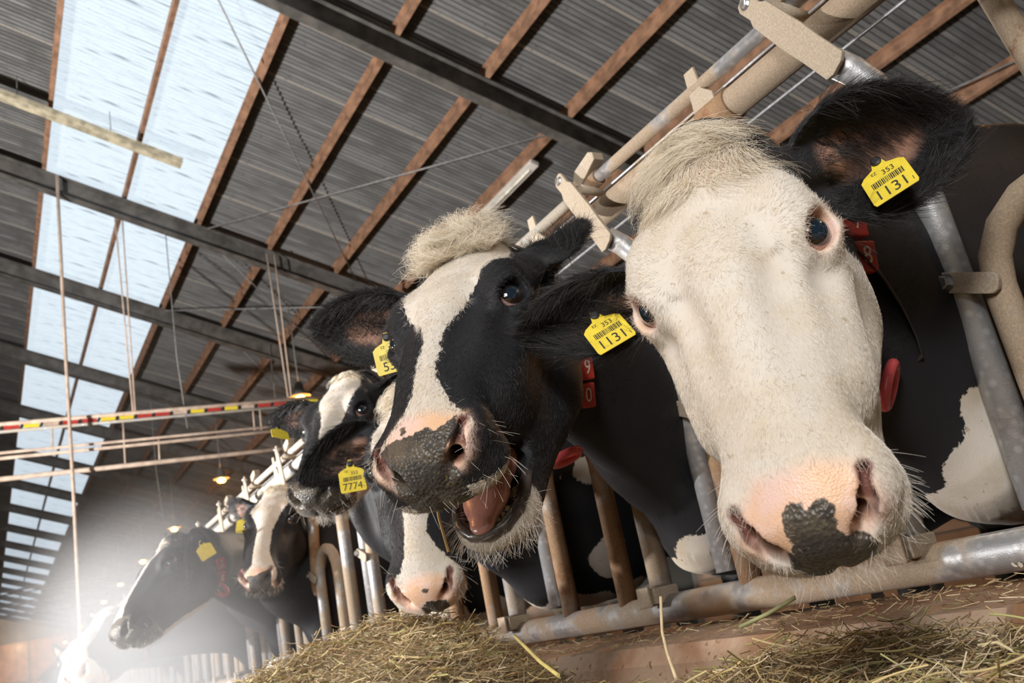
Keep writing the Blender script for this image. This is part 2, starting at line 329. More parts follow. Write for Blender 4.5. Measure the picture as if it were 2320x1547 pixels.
def bay(y, i):
    """one feeding place: lane from the yoke at y to the fixed post at y + .215"""
    near = i < 8; sg = 16 if near else 8
    def add(name, pts, r, mat, parent=fence, seg=None): return tube(name, pts, r, mat, parent, seg or sg)
    fixed = add('post', [(FX, y + .215, ZB), (FX, y + .215, .86), (FX + .012, y + .215, .915), (FX + .05, y + .215, .955), (FX + .12, y + .215, .97), (FX + .30, y + .215, .97)], .0245, M['tube'] if i % 3 else M['tube_clean'])
    box('clamp', (FX - .012, y + .215, ZB + .030), (.066, .058, .034), M['arm'], fence, None, .004)
    if near: box('clamp_flange', (FX - .052, y + .215, ZB + .030), (.006, .042, .042), M['tube_dirty'], fence, None, .002)
    # yoke: a post hung on a pivot
    swung = i in (3, 5)
    if not swung: add('yoke_post', [(FX, y, ZB + .05), (FX, y, .95), (FX - .006, y + .002, .99), (FX - .022, y + .008, 1.03), (FX - .044, y + .020, 1.062), (FX - .066, y + .034, 1.085)], .0235, M['tube_clean'])
    else:
        add('yoke_post', [(FX, y + .16, ZB + .10), (FX, y, .67), (FX, y - .11, ZT - .03)], .0235, M['tube_brown']); add('yoke_sleeve', [(FX, y + .185, ZB + .03), (FX, y + .155, ZB + .12)], .0215, M['plastic'])
    # arch between the lanes
    ya, yb = y - .055, y - .295; pts = [(FX, ya, ZB + .01)]
    for k in range(9):
        a = math.pi*k/8; pts.append((FX, (ya + yb)/2 + (ya - yb)/2*math.cos(a), .655 + .115*math.sin(a)))
    pts.append((FX, yb, ZB + .01)); add('arch', pts, .0225, M['tube_dirty'] if i == 0 else (M['tube_brown'] if i in (1, 2, 3) else M['tube']))
    # pivot plate between arch and yoke
    pl = plate('pivot_plate', round_rect(.096, .031, .011), .009, frame((FX - .028, y - .028, .672), (0, -1, -.425), (0, -.425, 1)), M['arm'], fence)
    if near: hexbolt((FX - .033, y + .012, .686), (-1, 0, 0), .0105, pl) if False else [hexbolt((-.031, .0, sg_*.0045), (0, 0, sg_), .0105, pl) for sg_ in (-1, 1)]
    # bracket that carries the control rail
    if near or i % 2 == 0:
        plate('rail_bracket', [(-.014, .10), (.014, .10), (.017, .05), (.040, .028), (.040, -.002), (-.020, -.002)], .007, frame((FX - .018, y + .36, ZT + .012), (0, -1, 0), (-.05, 0, 1)), M['arm'], fence)
    # flat lock arm from the control rail down to the yoke
    ax = Vector((0, -.52, -.80)) if False else Vector((-.02, -.135, -.225))
    la = plate('lock_arm', arm_out, .008, frame((FX - .062, y + .155, ZR + .028), ax, Vector((0, .85, -.5))), M['arm'], fence, .0015)
    hexbolt((0, 0, .004) if True else 0, (0, 0, 1), .008, la, .008)
    hexbolt((0, 0, -.004), (0, 0, -1), .008, la, .008)
    if near:
        plate('latch_wedge', [(0, 0), (.02, .028), (.085, .040), (.10, .030), (.10, .012), (.03, -.016)], .030, frame((FX - .02, y + .150, ZR + .014), (0, -1, .05), (0, .05, 1)), M['arm'], fence, .002)
        t_ = add('stub_pipe', [(FX - .055, y + .10, ZT + .052), (FX + .01, y + .10, ZT + .046)], .011, M['arm'], fence, 12)
for i in range(0, 40):
    bay(.725 + PITCH*i, i)
bay(.725 - PITCH, 9)
# diagonal brace at the near end, and flakes of old white paint on the bottom rail
_p0, _p1 = Vector((0, 0, .35)) + (RT*(2236 - 1160) - UP*(-30 - 773.5) + FW*2022)*(1.50/2022), Vector((0, 0, .35)) + (RT*(2352 - 1160) - UP*(158 - 773.5) + FW*2022)*(1.42/2022)
tube('brace_tube', [_p0 - (_p1 - _p0)*.8, _p1 + (_p1 - _p0)*.9], .0215, M['tube_dirty'], fence, 16)
_r = random.Random(5); _f = []
for q in range(26):
    y = .50 + .011*q + _r.uniform(-.004, .004); th = math.radians(_r.uniform(196, 222)); w = _r.uniform(.002, .007); P = []
    for j in range(7):
        a = 2*math.pi*j/7; k = w*_r.uniform(.55, 1.1); t_ = th + k*math.sin(a)*1.4/.030; P.append((FX + .0306*math.cos(t_), y + k*math.cos(a), ZB + .0306*math.sin(t_)))
    _f.append((P, [tuple(range(7))]))
link('paint_flakes', pm('paint_flakes', *join(_f)), M['white'], fence)['kind'] = 'stuff'
# ---------------------------------------------------------------- implicit surface toolkit
f32 = np.float32
class Vol:
    def __init__(s, xs, ys, zs):
        s.xs, s.ys, s.zs = (np.asarray(a, f32) for a in (xs, ys, zs))
        s.D = np.full((len(xs), len(ys), len(zs)), 1.0, f32)
    def block(s, lo, hi, sym):
        if sym:
            m = max(abs(lo[0]), abs(hi[0])); lo = (-m, lo[1], lo[2]); hi = (m, hi[1], hi[2])
        sl = []
        for a, l, h in zip((s.xs, s.ys, s.zs), lo, hi):
            i0 = max(int(np.searchsorted(a, l)) - 1, 0); i1 = min(int(np.searchsorted(a, h)) + 1, len(a))
            sl.append(slice(i0, i1))
        x = s.xs[sl[0]][:, None, None]; y = s.ys[sl[1]][None, :, None]; z = s.zs[sl[2]][None, None, :]
        if sym: x = np.abs(x)
        return tuple(sl), x, y, z
    def op(s, fn, lo, hi, k, mode, sym=False):
        sl, x, y, z = s.block(lo, hi, sym)
        if min(x.size, y.size, z.size) == 0: return
        d = fn(x, y, z).astype(f32)
        a = s.D[sl]
        if mode == 'u':
            h = np.clip(0.5 + 0.5*(a - d)/k, 0, 1); s.D[sl] = a + (d - a)*h - k*h*(1 - h)
        else:
            d = -d
            h = np.clip(0.5 + 0.5*(d - a)/k, 0, 1); s.D[sl] = a + (d - a)*h + k*h*(1 - h)
    def ell(s, c, r, k=.02, mode='u', sym=False, A=None):
        c = np.asarray(c, float); r = np.asarray(r, float); A = np.eye(3) if A is None else np.asarray(A, float)
        ext = np.sqrt(((A*r[None, :])**2).sum(1)) + k + .012
        def fn(x, y, z):
            p = (x - c[0], y - c[1], z - c[2])
            q = [(p[0]*A[0, i] + p[1]*A[1, i] + p[2]*A[2, i])/r[i] for i in range(3)]
            k0 = np.sqrt(q[0]**2 + q[1]**2 + q[2]**2) + 1e-9
            k1 = np.sqrt((q[0]/r[0])**2 + (q[1]/r[1])**2 + (q[2]/r[2])**2) + 1e-9
            return k0*(k0 - 1)/k1
        s.op(fn, c - ext, c + ext, k, mode, sym)
    def cap(s, a, b, ra, rb, k=.02, mode='u', sym=False, flat=None):
        a = np.asarray(a, float); b = np.asarray(b, float); ba = b - a; L = max(ba @ ba, 1e-12); m = max(ra, rb) + k + .012
        if flat: m = m*max(1., 1/flat[1]) if flat[1] < 1 else m
        def fn(x, y, z):
            p = (x - a[0], y - a[1], z - a[2])
            h = np.clip((p[0]*ba[0] + p[1]*ba[1] + p[2]*ba[2])/L, 0, 1)
            o = [p[i] - h*ba[i] for i in range(3)]
            d2 = o[0]**2 + o[1]**2 + o[2]**2
            if flat:
                w, sc = flat
                ow = o[0]*w[0] + o[1]*w[1] + o[2]*w[2]
                d2 = d2 + ow*ow*(sc*sc - 1)
            return np.sqrt(d2) - (ra + (rb - ra)*h)
        s.op(fn, np.minimum(a, b) - m, np.maximum(a, b) + m, k, mode, sym)
    def loft(s, Y, a, zt, zb, n, k=.02, wz=None, mode='u'):
        Y = np.asarray(Y, float); dens = np.linspace(Y[0], Y[-1], 200)
        A = cubic(Y, a, dens); T = cubic(Y, zt, dens); B = cubic(Y, zb, dens); N = np.interp(dens, Y, n)
        m = .03 + k
        def fn(x, y, z):
            yc = np.clip(y, Y[0], Y[-1]); ey = y - yc
            aa = np.interp(yc, dens, A); tt = np.interp(yc, dens, T); bb = np.interp(yc, dens, B); nn = np.interp(yc, dens, N)
            zc = (tt + bb)/2; hb = (tt - bb)/2
            zr = (z - zc)/hb
            ax = aa*(1 + (wz or 0)*np.clip(zr, -1, 1)*.5)
            q = ((np.abs(x)/ax)**nn + np.abs(zr)**nn)**(1/nn)
            d = (q - 1)*np.minimum(aa, hb)
            return np.where(np.abs(ey) > 0, np.sqrt(np.maximum(d, 0)**2 + ey**2) + np.minimum(d, 0)*0, d)
        s.op(fn, (-max(a)*1.3 - m, Y[0] - m, min(zb) - m), (max(a)*1.3 + m, Y[-1] + m, max(zt) + m), k, mode, False)
    def mesh(s, smooth=1):
        D = s.D; nx, ny, nz = D.shape; neg = D < 0
        cnt = np.zeros((nx-1, ny-1, nz-1), np.uint8); cor = [(i, j, k) for i in (0, 1) for j in (0, 1) for k in (0, 1)]
        for i, j, k in cor: cnt += neg[i:nx-1+i, j:ny-1+j, k:nz-1+k]
        act = (cnt > 0) & (cnt < 8)
        I, J, K = np.nonzero(act); n = len(I)
        idx = np.full(act.shape, -1, np.int32); idx[I, J, K] = np.arange(n, dtype=np.int32)
        P = np.zeros((n, 3)); c = np.zeros(n)
        val = {q: D[I+q[0], J+q[1], K+q[2]].astype(float) for q in cor}
        cx = (s.xs, s.ys, s.zs)
        for q in cor:
            for ax in range(3):
                if q[ax]: continue
                q2 = list(q); q2[ax] = 1; q2 = tuple(q2)
                v0, v1 = val[q], val[q2]; mk = (v0 < 0) != (v1 < 0)
                t = np.where(mk, v0/np.where(mk, v0 - v1, 1), 0)
                p = np.stack([s.xs[I+q[0]], s.ys[J+q[1]], s.zs[K+q[2]]], 1).astype(float)
                p2 = np.stack([s.xs[I+q2[0]], s.ys[J+q2[1]], s.zs[K+q2[2]]], 1)
                p += (p2 - p)*t[:, None]
                P[mk] += p[mk]; c[mk] += 1
        P /= np.maximum(c, 1)[:, None]
        F = []
        for ax in range(3):
            lo = [slice(1, -1)]*3; lo[ax] = slice(0, -1); hi = list(lo); hi[ax] = slice(1, None)
            a, b = neg[tuple(lo)], neg[tuple(hi)]; ch = np.nonzero(a != b)
            if not len(ch[0]): continue
            g = [ch[i] + (0 if i == ax else 1) for i in range(3)]
            u, v = [(1, 2), (2, 0), (0, 1)][ax]
            def at(du, dv):
                h = list(g); h[u] = g[u] - du; h[v] = g[v] - dv; return idx[h[0], h[1], h[2]]
            q = np.stack([at(1, 1), at(0, 1), at(0, 0), at(1, 0)], 1)
            fl = ~a[ch]; q[fl] = q[fl][:, ::-1]
            F.append(q)
        F = np.concatenate(F); F = F[(F >= 0).all(1)]
        for _ in range(smooth):
            S = np.zeros_like(P); N = np.zeros(n)
            for e0, e1 in ((0, 1), (1, 2), (2, 3), (3, 0)):
                for q0, q1 in ((e0, e1), (e1, e0)):
                    N += np.bincount(F[:, q0], minlength=n)
                    for d in range(3): S[:, d] += np.bincount(F[:, q0], weights=P[F[:, q1], d], minlength=n)
            P = P + .5*(S/np.maximum(N, 1)[:, None] - P)
        return P, F
def cubic(x, y, q):
    x = np.asarray(x, float); y = np.asarray(y, float)
    m = np.gradient(y, x); i = np.clip(np.searchsorted(x, q) - 1, 0, len(x)-2); h = x[i+1] - x[i]; t = (q - x[i])/h
    return (2*t**3-3*t**2+1)*y[i] + (t**3-2*t**2+t)*h*m[i] + (-2*t**3+3*t**2)*y[i+1] + (t**3-t**2)*h*m[i+1]
def axis(lo, hi, h, out_lo, out_hi, g=1.16, cap=.07):
    core = list(np.arange(lo, hi + h/2, h)); d = h; p = core[-1]; up = []
    while p < out_hi:
        d = min(d*g, cap); p += d; up.append(p)
    d = h; p = core[0]; dn = []
    while p > out_lo:
        d = min(d*g, cap); p -= d; dn.append(p)
    return np.array(dn[::-1] + core + up)
# ---------------------------------------------------------------- cow: one continuous body
def rot(axis_, deg):
    t = math.radians(deg); k = np.asarray(axis_, float); k = k/np.linalg.norm(k)
    K = np.array([[0, -k[2], k[1]], [k[2], 0, -k[0]], [-k[1], k[0], 0]])
    return np.eye(3) + math.sin(t)*K + (1 - math.cos(t))*K @ K
def head_frame(nose, up):
    y = np.array(nose, float); y /= np.linalg.norm(y); z = np.array(up, float); z -= y*(z @ y); z /= np.linalg.norm(z)
    return np.stack([np.cross(y, z), y, z], 1)
JAW = np.array([0, .07, -.13])
NOSTRIL = (((.037, .505, -.092), (.050, .487, -.075)), ((.050, .487, -.075), (.0575, .464, -.064)), ((.040, .500, -.088), (.034, .455, -.094)))
EYE = np.array([.087, .183, -.044]); EYE_R = .0235
EYE_N = np.array([.70, .38, .60]); EYE_N = EYE_N/np.linalg.norm(EYE_N)
EYE_T = np.array([-.42, .90, 0.06]); EYE_T = EYE_T - EYE_N*(EYE_T @ EYE_N); EYE_T /= np.linalg.norm(EYE_T)   # along the slit
EYE_A = np.stack([EYE_N, EYE_T, np.cross(EYE_N, EYE_T)], 1)
def build_head(v, jaw=0., w=1.0):
    # cranium, face and upper jaw
    v.loft([-.015, .03, .09, .15, .20, .26, .33, .40, .45, .488],
           [.066*w, .083*w, .093*w, .096*w, .094*w, .083*w, .071*w, .063*w, .066*w, .056*w],
           [-.018, .001, .010, .009, .004, -.006, -.018, -.032, -.046, -.066],
           [-.14, -.16, -.175, -.18, -.18, -.172, -.158, -.145, -.142, -.138],
           [2.2, 2.3, 2.5, 2.6, 2.6, 2.5, 2.3, 2.2, 2.1, 2.1], k=.02, wz=.18)
    v.ell((0, .012, -.03), (.062*w, .045, .045), .03)                                    # poll
    v.ell((.080*w, .145, -.022), (.026, .048, .026), .03, sym=True)                       # brow
    v.cap((.088*w, .205, -.088), (.066*w, .335, -.098), .016, .012, .04, sym=True)        # facial crest
    v.ell((.057*w, .140, -.178), (.046, .100, .088), .045, sym=True)                      # cheek muscle
    v.ell((.060*w, .30, -.125), (.026, .07, .04), .04, sym=True)                          # cheek
    v.cap((0, .17, -.035), (0, .40, -.068), .040, .036, .03)                              # nasal bridge
    v.ell((.054*w, .290, -.012), (.016, .070, .012), .035, 's', sym=True)                  # hollow beside the bridge
    v.ell((.094*w, .245, -.046), (.013, .032, .012), .03, 's', sym=True)                  # tear trough
    # lower jaw, turned about its joint
    A = rot((1, 0, 0), -jaw)
    J = lambda p: (A @ (np.asarray(p, float) - JAW)) + JAW
    st = [((.10), .052, .075, -.195), (.17, .046, .062, -.205), (.25, .036, .050, -.195), (.32, .026, .042, -.185), (.385, .022, .036, -.175), (.425, .026, .030, -.168)]
    for (y0, x0, r0, z0), (y1, x1, r1, z1) in zip(st[:-1], st[1:]):
        a, b = J((x0, y0, z0)), J((x1, y1, z1))
        v.cap(a, b, r0*.82, r1*.82, .05, sym=True)
    v.ell(J((0, .425, -.172)), (.052*w, .048, .026), .025, A=A)                           # chin and lower lip
    v.ell(J((0, .447, -.160)), (.044*w, .026, .014), .012, A=A)
    if jaw >= 4: v.ell((.044*w, .275, -.172), (.034, .085, .060), .04, sym=True)          # cheek drawn down by the open jaw
    # muzzle
    v.ell((0, .447, -.104), (.073*w, .058, .050), .035)
    v.ell((0, .478, -.100), (.056*w, .036, .040), .02)
    v.ell((.046*w, .448, -.132), (.034, .046, .026), .02, sym=True)                       # lip flanks
    v.ell((0, .478, -.132), (.046*w, .032, .022), .02)
    v.ell((.058*w, .463, -.080), (.016, .026, .018), .02, sym=True)                       # outer wing of the nostril
    # nostrils: a comma that opens sideways
    for a, b, ra, rb in (((.027, .514, -.102), (.037, .505, -.092), .0050, .0105), ((.037, .505, -.092), (.050, .487, -.075), .0105, .0085), ((.050, .487, -.075), (.0575, .464, -.0640), .0085, .0058)):
        v.cap(np.array(a)*(w, 1, 1), np.array(b)*(w, 1, 1), ra, rb, .006, 's', sym=True)
    v.cap((.040*w, .500, -.088), (.034*w, .455, -.094), .0115, .008, .006, 's', sym=True)
    v.cap((0, .522, -.105), (0, .505, -.150), .003, .003, .010, 's')                      # groove of the lip
    # mouth line
    if jaw < 4:
        v.ell((0, .44, -.1565), (.085, .085, .0030), .006, 's')
    else:
        # open mouth: a wedge from the corner of the lips to the front
        up_ = rot((1, 0, 0), -2); lo_ = rot((1, 0, 0), -jaw)
        for q, f in ((.36, .10), (.39, .26), (.42, .42), (.45, .56), (.48, .70), (.51, .80)):
            c0 = JAW + up_ @ (np.array([0, q, -.150]) - JAW); c1 = JAW + lo_ @ (np.array([0, q, -.158]) - JAW)
            c = (c0 + c1)/2; hh = np.linalg.norm(c0 - c1)/2
            v.ell(c, (.070, .034, max(hh*.95, .004)), .010, 's', A=rot((1, 0, 0), -jaw*.55))
    # eyes: lids round an almond opening
    e = EYE*(w, 1, 1); A_ = EYE_A; up = A_[:, 2]*(1 if A_[2, 2] > 0 else -1)
    v.ell(e - EYE_N*.003, (.027, .041, .036), .022, sym=True, A=A_)
    v.ell(e + EYE_N*.015 + up*.0205, (.0115, .029, .0070), .010, sym=True, A=A_)          # upper lid
    v.ell(e + EYE_N*.012 - up*.0215, (.0095, .026, .0055), .010, sym=True, A=A_)          # lower lid
    v.ell(e + EYE_N*.018, (.028, .0262, .0196), .005, 's', sym=True, A=A_)
    v.cap(e + EYE_N*.012 + EYE_T*.020 - up*.003, e + EYE_N*.008 + EYE_T*.034 - up*.010, .0055, .002, .005, 's', sym=True)
def build_ear(v, base, dirv, normal, L=.21, W=.062, cup=.042, fold=0., thick=.006):
    """base on the skull, dirv to the tip, normal out of the hollow side"""
    l = np.asarray(dirv, float); l /= np.linalg.norm(l); n = np.asarray(normal, float); n -= l*(n @ l); n /= np.linalg.norm(n); wv = np.cross(l, n)
    b = np.asarray(base, float)
    v.cap(b - l*.03 - n*.008, b + l*.05 - n*.014, .032, .020, .02)
    tt = np.linspace(0, 1, 80)
    prof = W*np.clip(np.sin(np.pi*np.clip(tt*.985 + .015, 0, 1)**.86), 0, 1)**.62*(1 - .10*tt) + .014*(1 - tt)**3
    def fn(x, y, z):
        p = (x - b[0], y - b[1], z - b[2])
        a = (p[0]*l[0] + p[1]*l[1] + p[2]*l[2])/L; q = p[0]*wv[0] + p[1]*wv[1] + p[2]*wv[2]; m = p[0]*n[0] + p[1]*n[1] + p[2]*n[2]
        Wl = np.interp(np.clip(a, 0, 1), tt, prof) + 1e-4
        s = np.clip(q/Wl, -1.3, 1.3); aa = np.clip(a, 0, 1)
        f = cup*np.minimum(1, Wl/W*1.1)*(np.abs(s)**2.2)*(1.25 - .75*aa) - cup*.5*(1 - .5*aa) + fold*(aa - .4)**2
        th = thick*(.75 + .25*np.clip(1 - s*s, 0, 1)) + .007*np.clip(1 - aa*1.6, 0, 1)
        d1 = (np.abs(m - f) - th)*.75
        d2 = (np.abs(q) - Wl)*.85
        d3 = np.maximum(a - 1, -a - .12)*L
        k = thick; h = np.clip(.5 + .5*(d2 - d1)/k, 0, 1); dd = d1 + (d2 - d1)*h + k*h*(1 - h)
        return np.maximum(dd, d3)
    c = b + l*L/2; e = np.abs(l)*L/2 + np.abs(wv)*W*1.15 + np.abs(n)*cup*1.3 + .03
    v.op(fn, c - e, c + e, .014, 'u')
def build_body(v, T, neck, body):
    """neck: list of world (x,y,z,depth,width); body: world yaw pose (x0,y0,heading deg, floor z, size)"""
    for (p, q) in zip(neck[:-1], neck[1:]):
        a, b = T(p[:3]), T(q[:3])
        t = np.array(q[:3]) - np.array(p[:3]); side = np.cross(t, (0, 0, 1)); side /= np.linalg.norm(side)
        sl = T.v(side); r0, r1 = p[3]/2, q[3]/2
        v.cap(a, b, r0, r1, .06, flat=(sl, (p[3]/p[4] + q[3]/q[4])/2))
    x0, y0, hd, fz, sz = body
    c, s = math.cos(math.radians(hd)), math.sin(math.radians(hd))
    def W(a, b, h): return T((x0 + (a*c - b*s)*sz, y0 + (a*s + b*c)*sz, fz + h*sz))
    Rb = np.stack([T.v((c, s, 0)), T.v((-s, c, 0)), T.v((0, 0, 1))], 1)
    E = lambda p, r, k=.10: v.ell(W(*p), np.array(r)*sz, k, A=Rb)
    E((0.12, 0, .98), (.34, .25, .36)); E((-.05, 0, .80), (.25, .19, .30)); E((.60, 0, .93), (.56, .36, .40)); E((1.15, 0, .98), (.45, .33, .40)); E((1.45, 0, 1.06), (.32, .27, .32))
    v.cap(W(0, 0, 1.30), W(1.45, 0, 1.32), .10*sz, .11*sz, .10)
    E((-.16, 0, .66), (.15, .10, .16), .08)
    for sgn in (-1, 1):
        v.cap(W(.08, .17*sgn, .85), W(.05, .17*sgn, .48), .10*sz, .062*sz, .06); v.cap(W(.05, .17*sgn, .48), W(.05, .17*sgn, .26), .055*sz, .045*sz, .03)
        v.cap(W(.05, .17*sgn, .26), W(.05, .17*sgn, .09), .040*sz, .042*sz, .03); v.cap(W(.05, .17*sgn, .07), W(.01, .17*sgn, .04), .052*sz, .045*sz, .02)
        v.cap(W(1.42, .19*sgn, .95), W(1.36, .19*sgn, .62), .17*sz, .09*sz, .08); v.cap(W(1.36, .19*sgn, .62), W(1.58, .18*sgn, .50), .08*sz, .052*sz, .03)
        v.cap(W(1.58, .18*sgn, .50), W(1.54, .18*sgn, .12), .048*sz, .045*sz, .03); v.cap(W(1.54, .18*sgn, .08), W(1.49, .18*sgn, .04), .054*sz, .046*sz, .02)
    v.cap(W(1.72, 0, 1.22), W(1.80, 0, .70), .035*sz, .022*sz, .04); v.cap(W(1.80, 0, .70), W(1.80, 0, .45), .022*sz, .045*sz, .03)
class Tf:
    def __init__(s, R, t): s.R = R; s.t = t
    def __call__(s, p): return (np.asarray(p, float) - s.t) @ s.R
    def v(s, d): return np.asarray(d, float) @ s.R
# ---------------------------------------------------------------- coat, skin and hair
def sd_poly(px, py, poly):
    """signed distance to a polygon, negative inside"""
    V = np.asarray(poly, float); d = np.full(px.shape, 1e9); inside = np.zeros(px.shape, bool); n = len(V)
    for i in range(n):
        a, b = V[i], V[(i+1) % n]; e = b - a; w0, w1 = px - a[0], py - a[1]
        t = np.clip((w0*e[0] + w1*e[1])/max(e @ e, 1e-12), 0, 1); d = np.minimum(d, (w0 - e[0]*t)**2 + (w1 - e[1]*t)**2)
        c = ((a[1] <= py) & (b[1] > py)) | ((a[1] > py) & (b[1] <= py))
        with np.errstate(divide='ignore', invalid='ignore'): xi = a[0] + (py - a[1])/np.where(abs(e[1]) < 1e-12, 1e-12, e[1])*e[0]
        inside ^= c & (px < xi)
    return np.where(inside, -1, 1)*np.sqrt(d)
def sstep(a, b, x): t = np.clip((x - a)/(b - a), 0, 1); return t*t*(3 - 2*t)
def m_coat(name, white=(.70, .645, .575), warm=(.61, .52, .40), black=(.017, .0172, .020), pink=(.80, .50, .30), wet=.25):
    k = N(name); co = k.coord()
    rag = k.noise(170, k.coord((1, .35, 1)), 3, .6); e = k.op('ADD', k.attr('coat'), k.op('MULTIPLY', k.op('SUBTRACT', rag, .5), .016))
    blk = k.mr(e, -.0018, .0018)
    wh = k.mix(k.mr(k.noise(9, co, 6, .6), .40, .68), white, warm); fleck = k.mr(k.noise(75, co, 2, .5), .685, .72); wh = k.mix(k.op('MULTIPLY', fleck, .55), wh, (.36, .25, .12))
    bk = k.mix(k.mr(k.noise(6, co, 5), .5, .75), black, (.025, .0235, .023))
    c = k.mix(blk, wh, bk)
    c = k.mix(k.attr('rose'), c, (.74, .47, .40))
    c = k.mix(k.attr('earin'), c, k.mix(k.mr(k.noise(11, co, 3), .42, .62), (.40, .22, .155), (.10, .060, .045)))
    pk = k.mix(k.mr(k.noise(16, co, 5), .38, .62), pink, (.82, .58, .50)); sk = k.attr('skin'); c = k.mix(sk, c, pk)
    c = k.mix(k.attr('deep'), c, (.20, .085, .065)); rg2 = k.noise(120, co, 3); sp = k.mr(k.op('ADD', k.attr('spot'), k.op('MULTIPLY', k.op('SUBTRACT', rg2, .5), .010)), .0012, -.0012)
    hay = k.mr(k.noise(260, k.coord((1, .5, 1)), 3, .7), .60, .70); dk = k.mix(k.op('MULTIPLY', hay, .75), k.mix(k.mr(k.noise(30, co, 4), .4, .6), (.045, .040, .036), (.10, .082, .060)), (.26, .19, .07))
    c = k.mix(sp, c, dk); k.c = c
    skn = k.op('MAXIMUM', sk, sp)
    k.p(Base_Color=c, Roughness=k.mix(skn, (.62, .62, .62), (wet + .14, wet + .14, wet + .14)), Sheen_Weight=k.op('MULTIPLY', k.op('SUBTRACT', 1.0, blk), .15), Specular_IOR_Level=k.mr(skn, 0, 1, .32, .42))
    peb = k.voro(210, co); fine = k.noise(320, k.coord((1, .22, 1)), 3, .6)
    h = k.op('ADD', k.op('MULTIPLY', fine, .35), k.op('ADD', k.op('MULTIPLY', k.op('MULTIPLY', peb, sp), 1.9), k.op('MULTIPLY', k.op('MULTIPLY', k.voro(420, co), sk), .35))); k.bump(h, .5, .0020); return k.m
def m_hair():
    k = N('short cattle hair'); k.p(Base_Color=k.attr('col', True), Roughness=.38, Specular_IOR_Level=.55); return k.m
M['hair'] = m_hair()
M['coat'] = m_coat('black and white cattle coat'); M['coat_dirty'] = m_coat('black and white coat in warm light', (.76, .66, .54), (.66, .52, .37))  # second coat: orange lamplight put into the colour of the whites
def m_eye():
    k = N('wet dark eye'); co = k.coord(); sx = k.n('ShaderNodeSeparateXYZ'); k.t.links.new(co, sx.inputs[0])
    # local z looks out of the skull, x lies along the slit
    r = k.op('SQRT', k.op('ADD', k.op('MULTIPLY', sx.outputs[0], sx.outputs[0]), k.op('MULTIPLY', sx.outputs[1], sx.outputs[1])))
    pr = k.op('SQRT', k.op('ADD', k.op('MULTIPLY', k.op('MULTIPLY', sx.outputs[0], sx.outputs[0]), .45), k.op('MULTIPLY', sx.outputs[1], sx.outputs[1])))
    iris = k.mix(k.mr(pr, .0085, .0098), (.010, .022, .036), (.022, .013, .010)); c = k.mix(k.mr(r, .0172, .0186), iris, (.42, .25, .22))
    k.p(Base_Color=c, Roughness=.06, Specular_IOR_Level=.7, Coat_Weight=1, Coat_Roughness=.02); return k.m
M['eye'] = m_eye(); M['tongue'] = None
def m_flesh(name, c1, c2, rough=.3):
    k = N(name); co = k.coord(); k.p(Base_Color=k.mix(k.mr(k.noise(40, co, 4), .35, .65), c1, c2), Roughness=rough, Specular_IOR_Level=.6); k.bump(k.noise(260, co), .3, .0015); return k.m
M['tongue'] = m_flesh('wet pink tongue', (.62, .30, .24), (.50, .25, .21), .22); M['gum'] = m_flesh('dark wet lip', (.055, .05, .048), (.12, .10, .09), .25); M['tooth'] = plain('yellowed tooth', (.72, .60, .40), .35)
def curves_obj(name, P, rad, mat, parent, col=None):
    """P: strands x points x 3"""
    n, m, _ = P.shape; hc = bpy.data.hair_curves.new(name); hc.add_curves([m]*n)
    hc.attributes['position'].data.foreach_set('vector', P.astype(np.float32).ravel())
    ra = hc.attributes.get('radius') or hc.attributes.new('radius', 'FLOAT', 'POINT')
    ra.data.foreach_set('value', (np.broadcast_to(rad, (n, m))).astype(np.float32).ravel())
    if col is not None:
        a = hc.attributes.new('col', 'FLOAT_COLOR', 'CURVE'); a.data.foreach_set('color', np.concatenate([col, np.ones((n, 1))], 1).astype(np.float32).ravel())
    hc.materials.append(mat); o = bpy.data.objects.new(name, hc); COL.objects.link(o)
    if parent is not None: o.parent = parent
    return o
def norm(v): return v/np.maximum(np.linalg.norm(v, axis=-1, keepdims=True), 1e-9)
class Surf:
    def __init__(s, P, F, A):
        s.P, s.F, s.A = P, F, A
        q = P[F]; s.nrm = np.cross(q[:, 2] - q[:, 0], q[:, 3] - q[:, 1]); s.area = np.linalg.norm(s.nrm, axis=1)/2; s.nrm = norm(s.nrm); s.cen = q.mean(1)
        vn = np.zeros_like(P)
        for i in range(4):
            for d in range(3): vn[:, d] += np.bincount(F[:, i], weights=s.nrm[:, d]*s.area, minlength=len(P))
        s.vn = norm(vn)
    def sample(s, n, w):
        p = s.area*w; p = p/p.sum(); f = rng.choice(len(s.F), n, p=p); u, v = rng.random(n), rng.random(n); W = np.stack([(1-u)*(1-v), u*(1-v), u*v, (1-u)*v], 1)
        ids = s.F[f]; return (s.P[ids]*W[..., None]).sum(1), norm((s.vn[ids]*W[..., None]).sum(1)), {k: (a[ids]*W).sum(1) for k, a in s.A.items()}
TAN = None
def flow(p):
    """lie of the coat in head space: up to the poll above the whorl, down to the nose below it, back along the neck"""
    d = np.zeros_like(p); y = p[:, 1]; f = sstep(.14, .24, y)*2 - 1
    d[:, 1] = np.where(y < -.02, -1, f); d[:, 0] = np.sign(p[:, 0])*np.clip(np.abs(p[:, 0])*7, 0, .8)*(1 - np.abs(f)*.3); d[:, 2] = np.where(p[:, 2] < -.08, -.45, -.1); return d
WHITE_H = np.array([.78, .725, .65]); BLACK_H = np.array([.024, .024, .027])
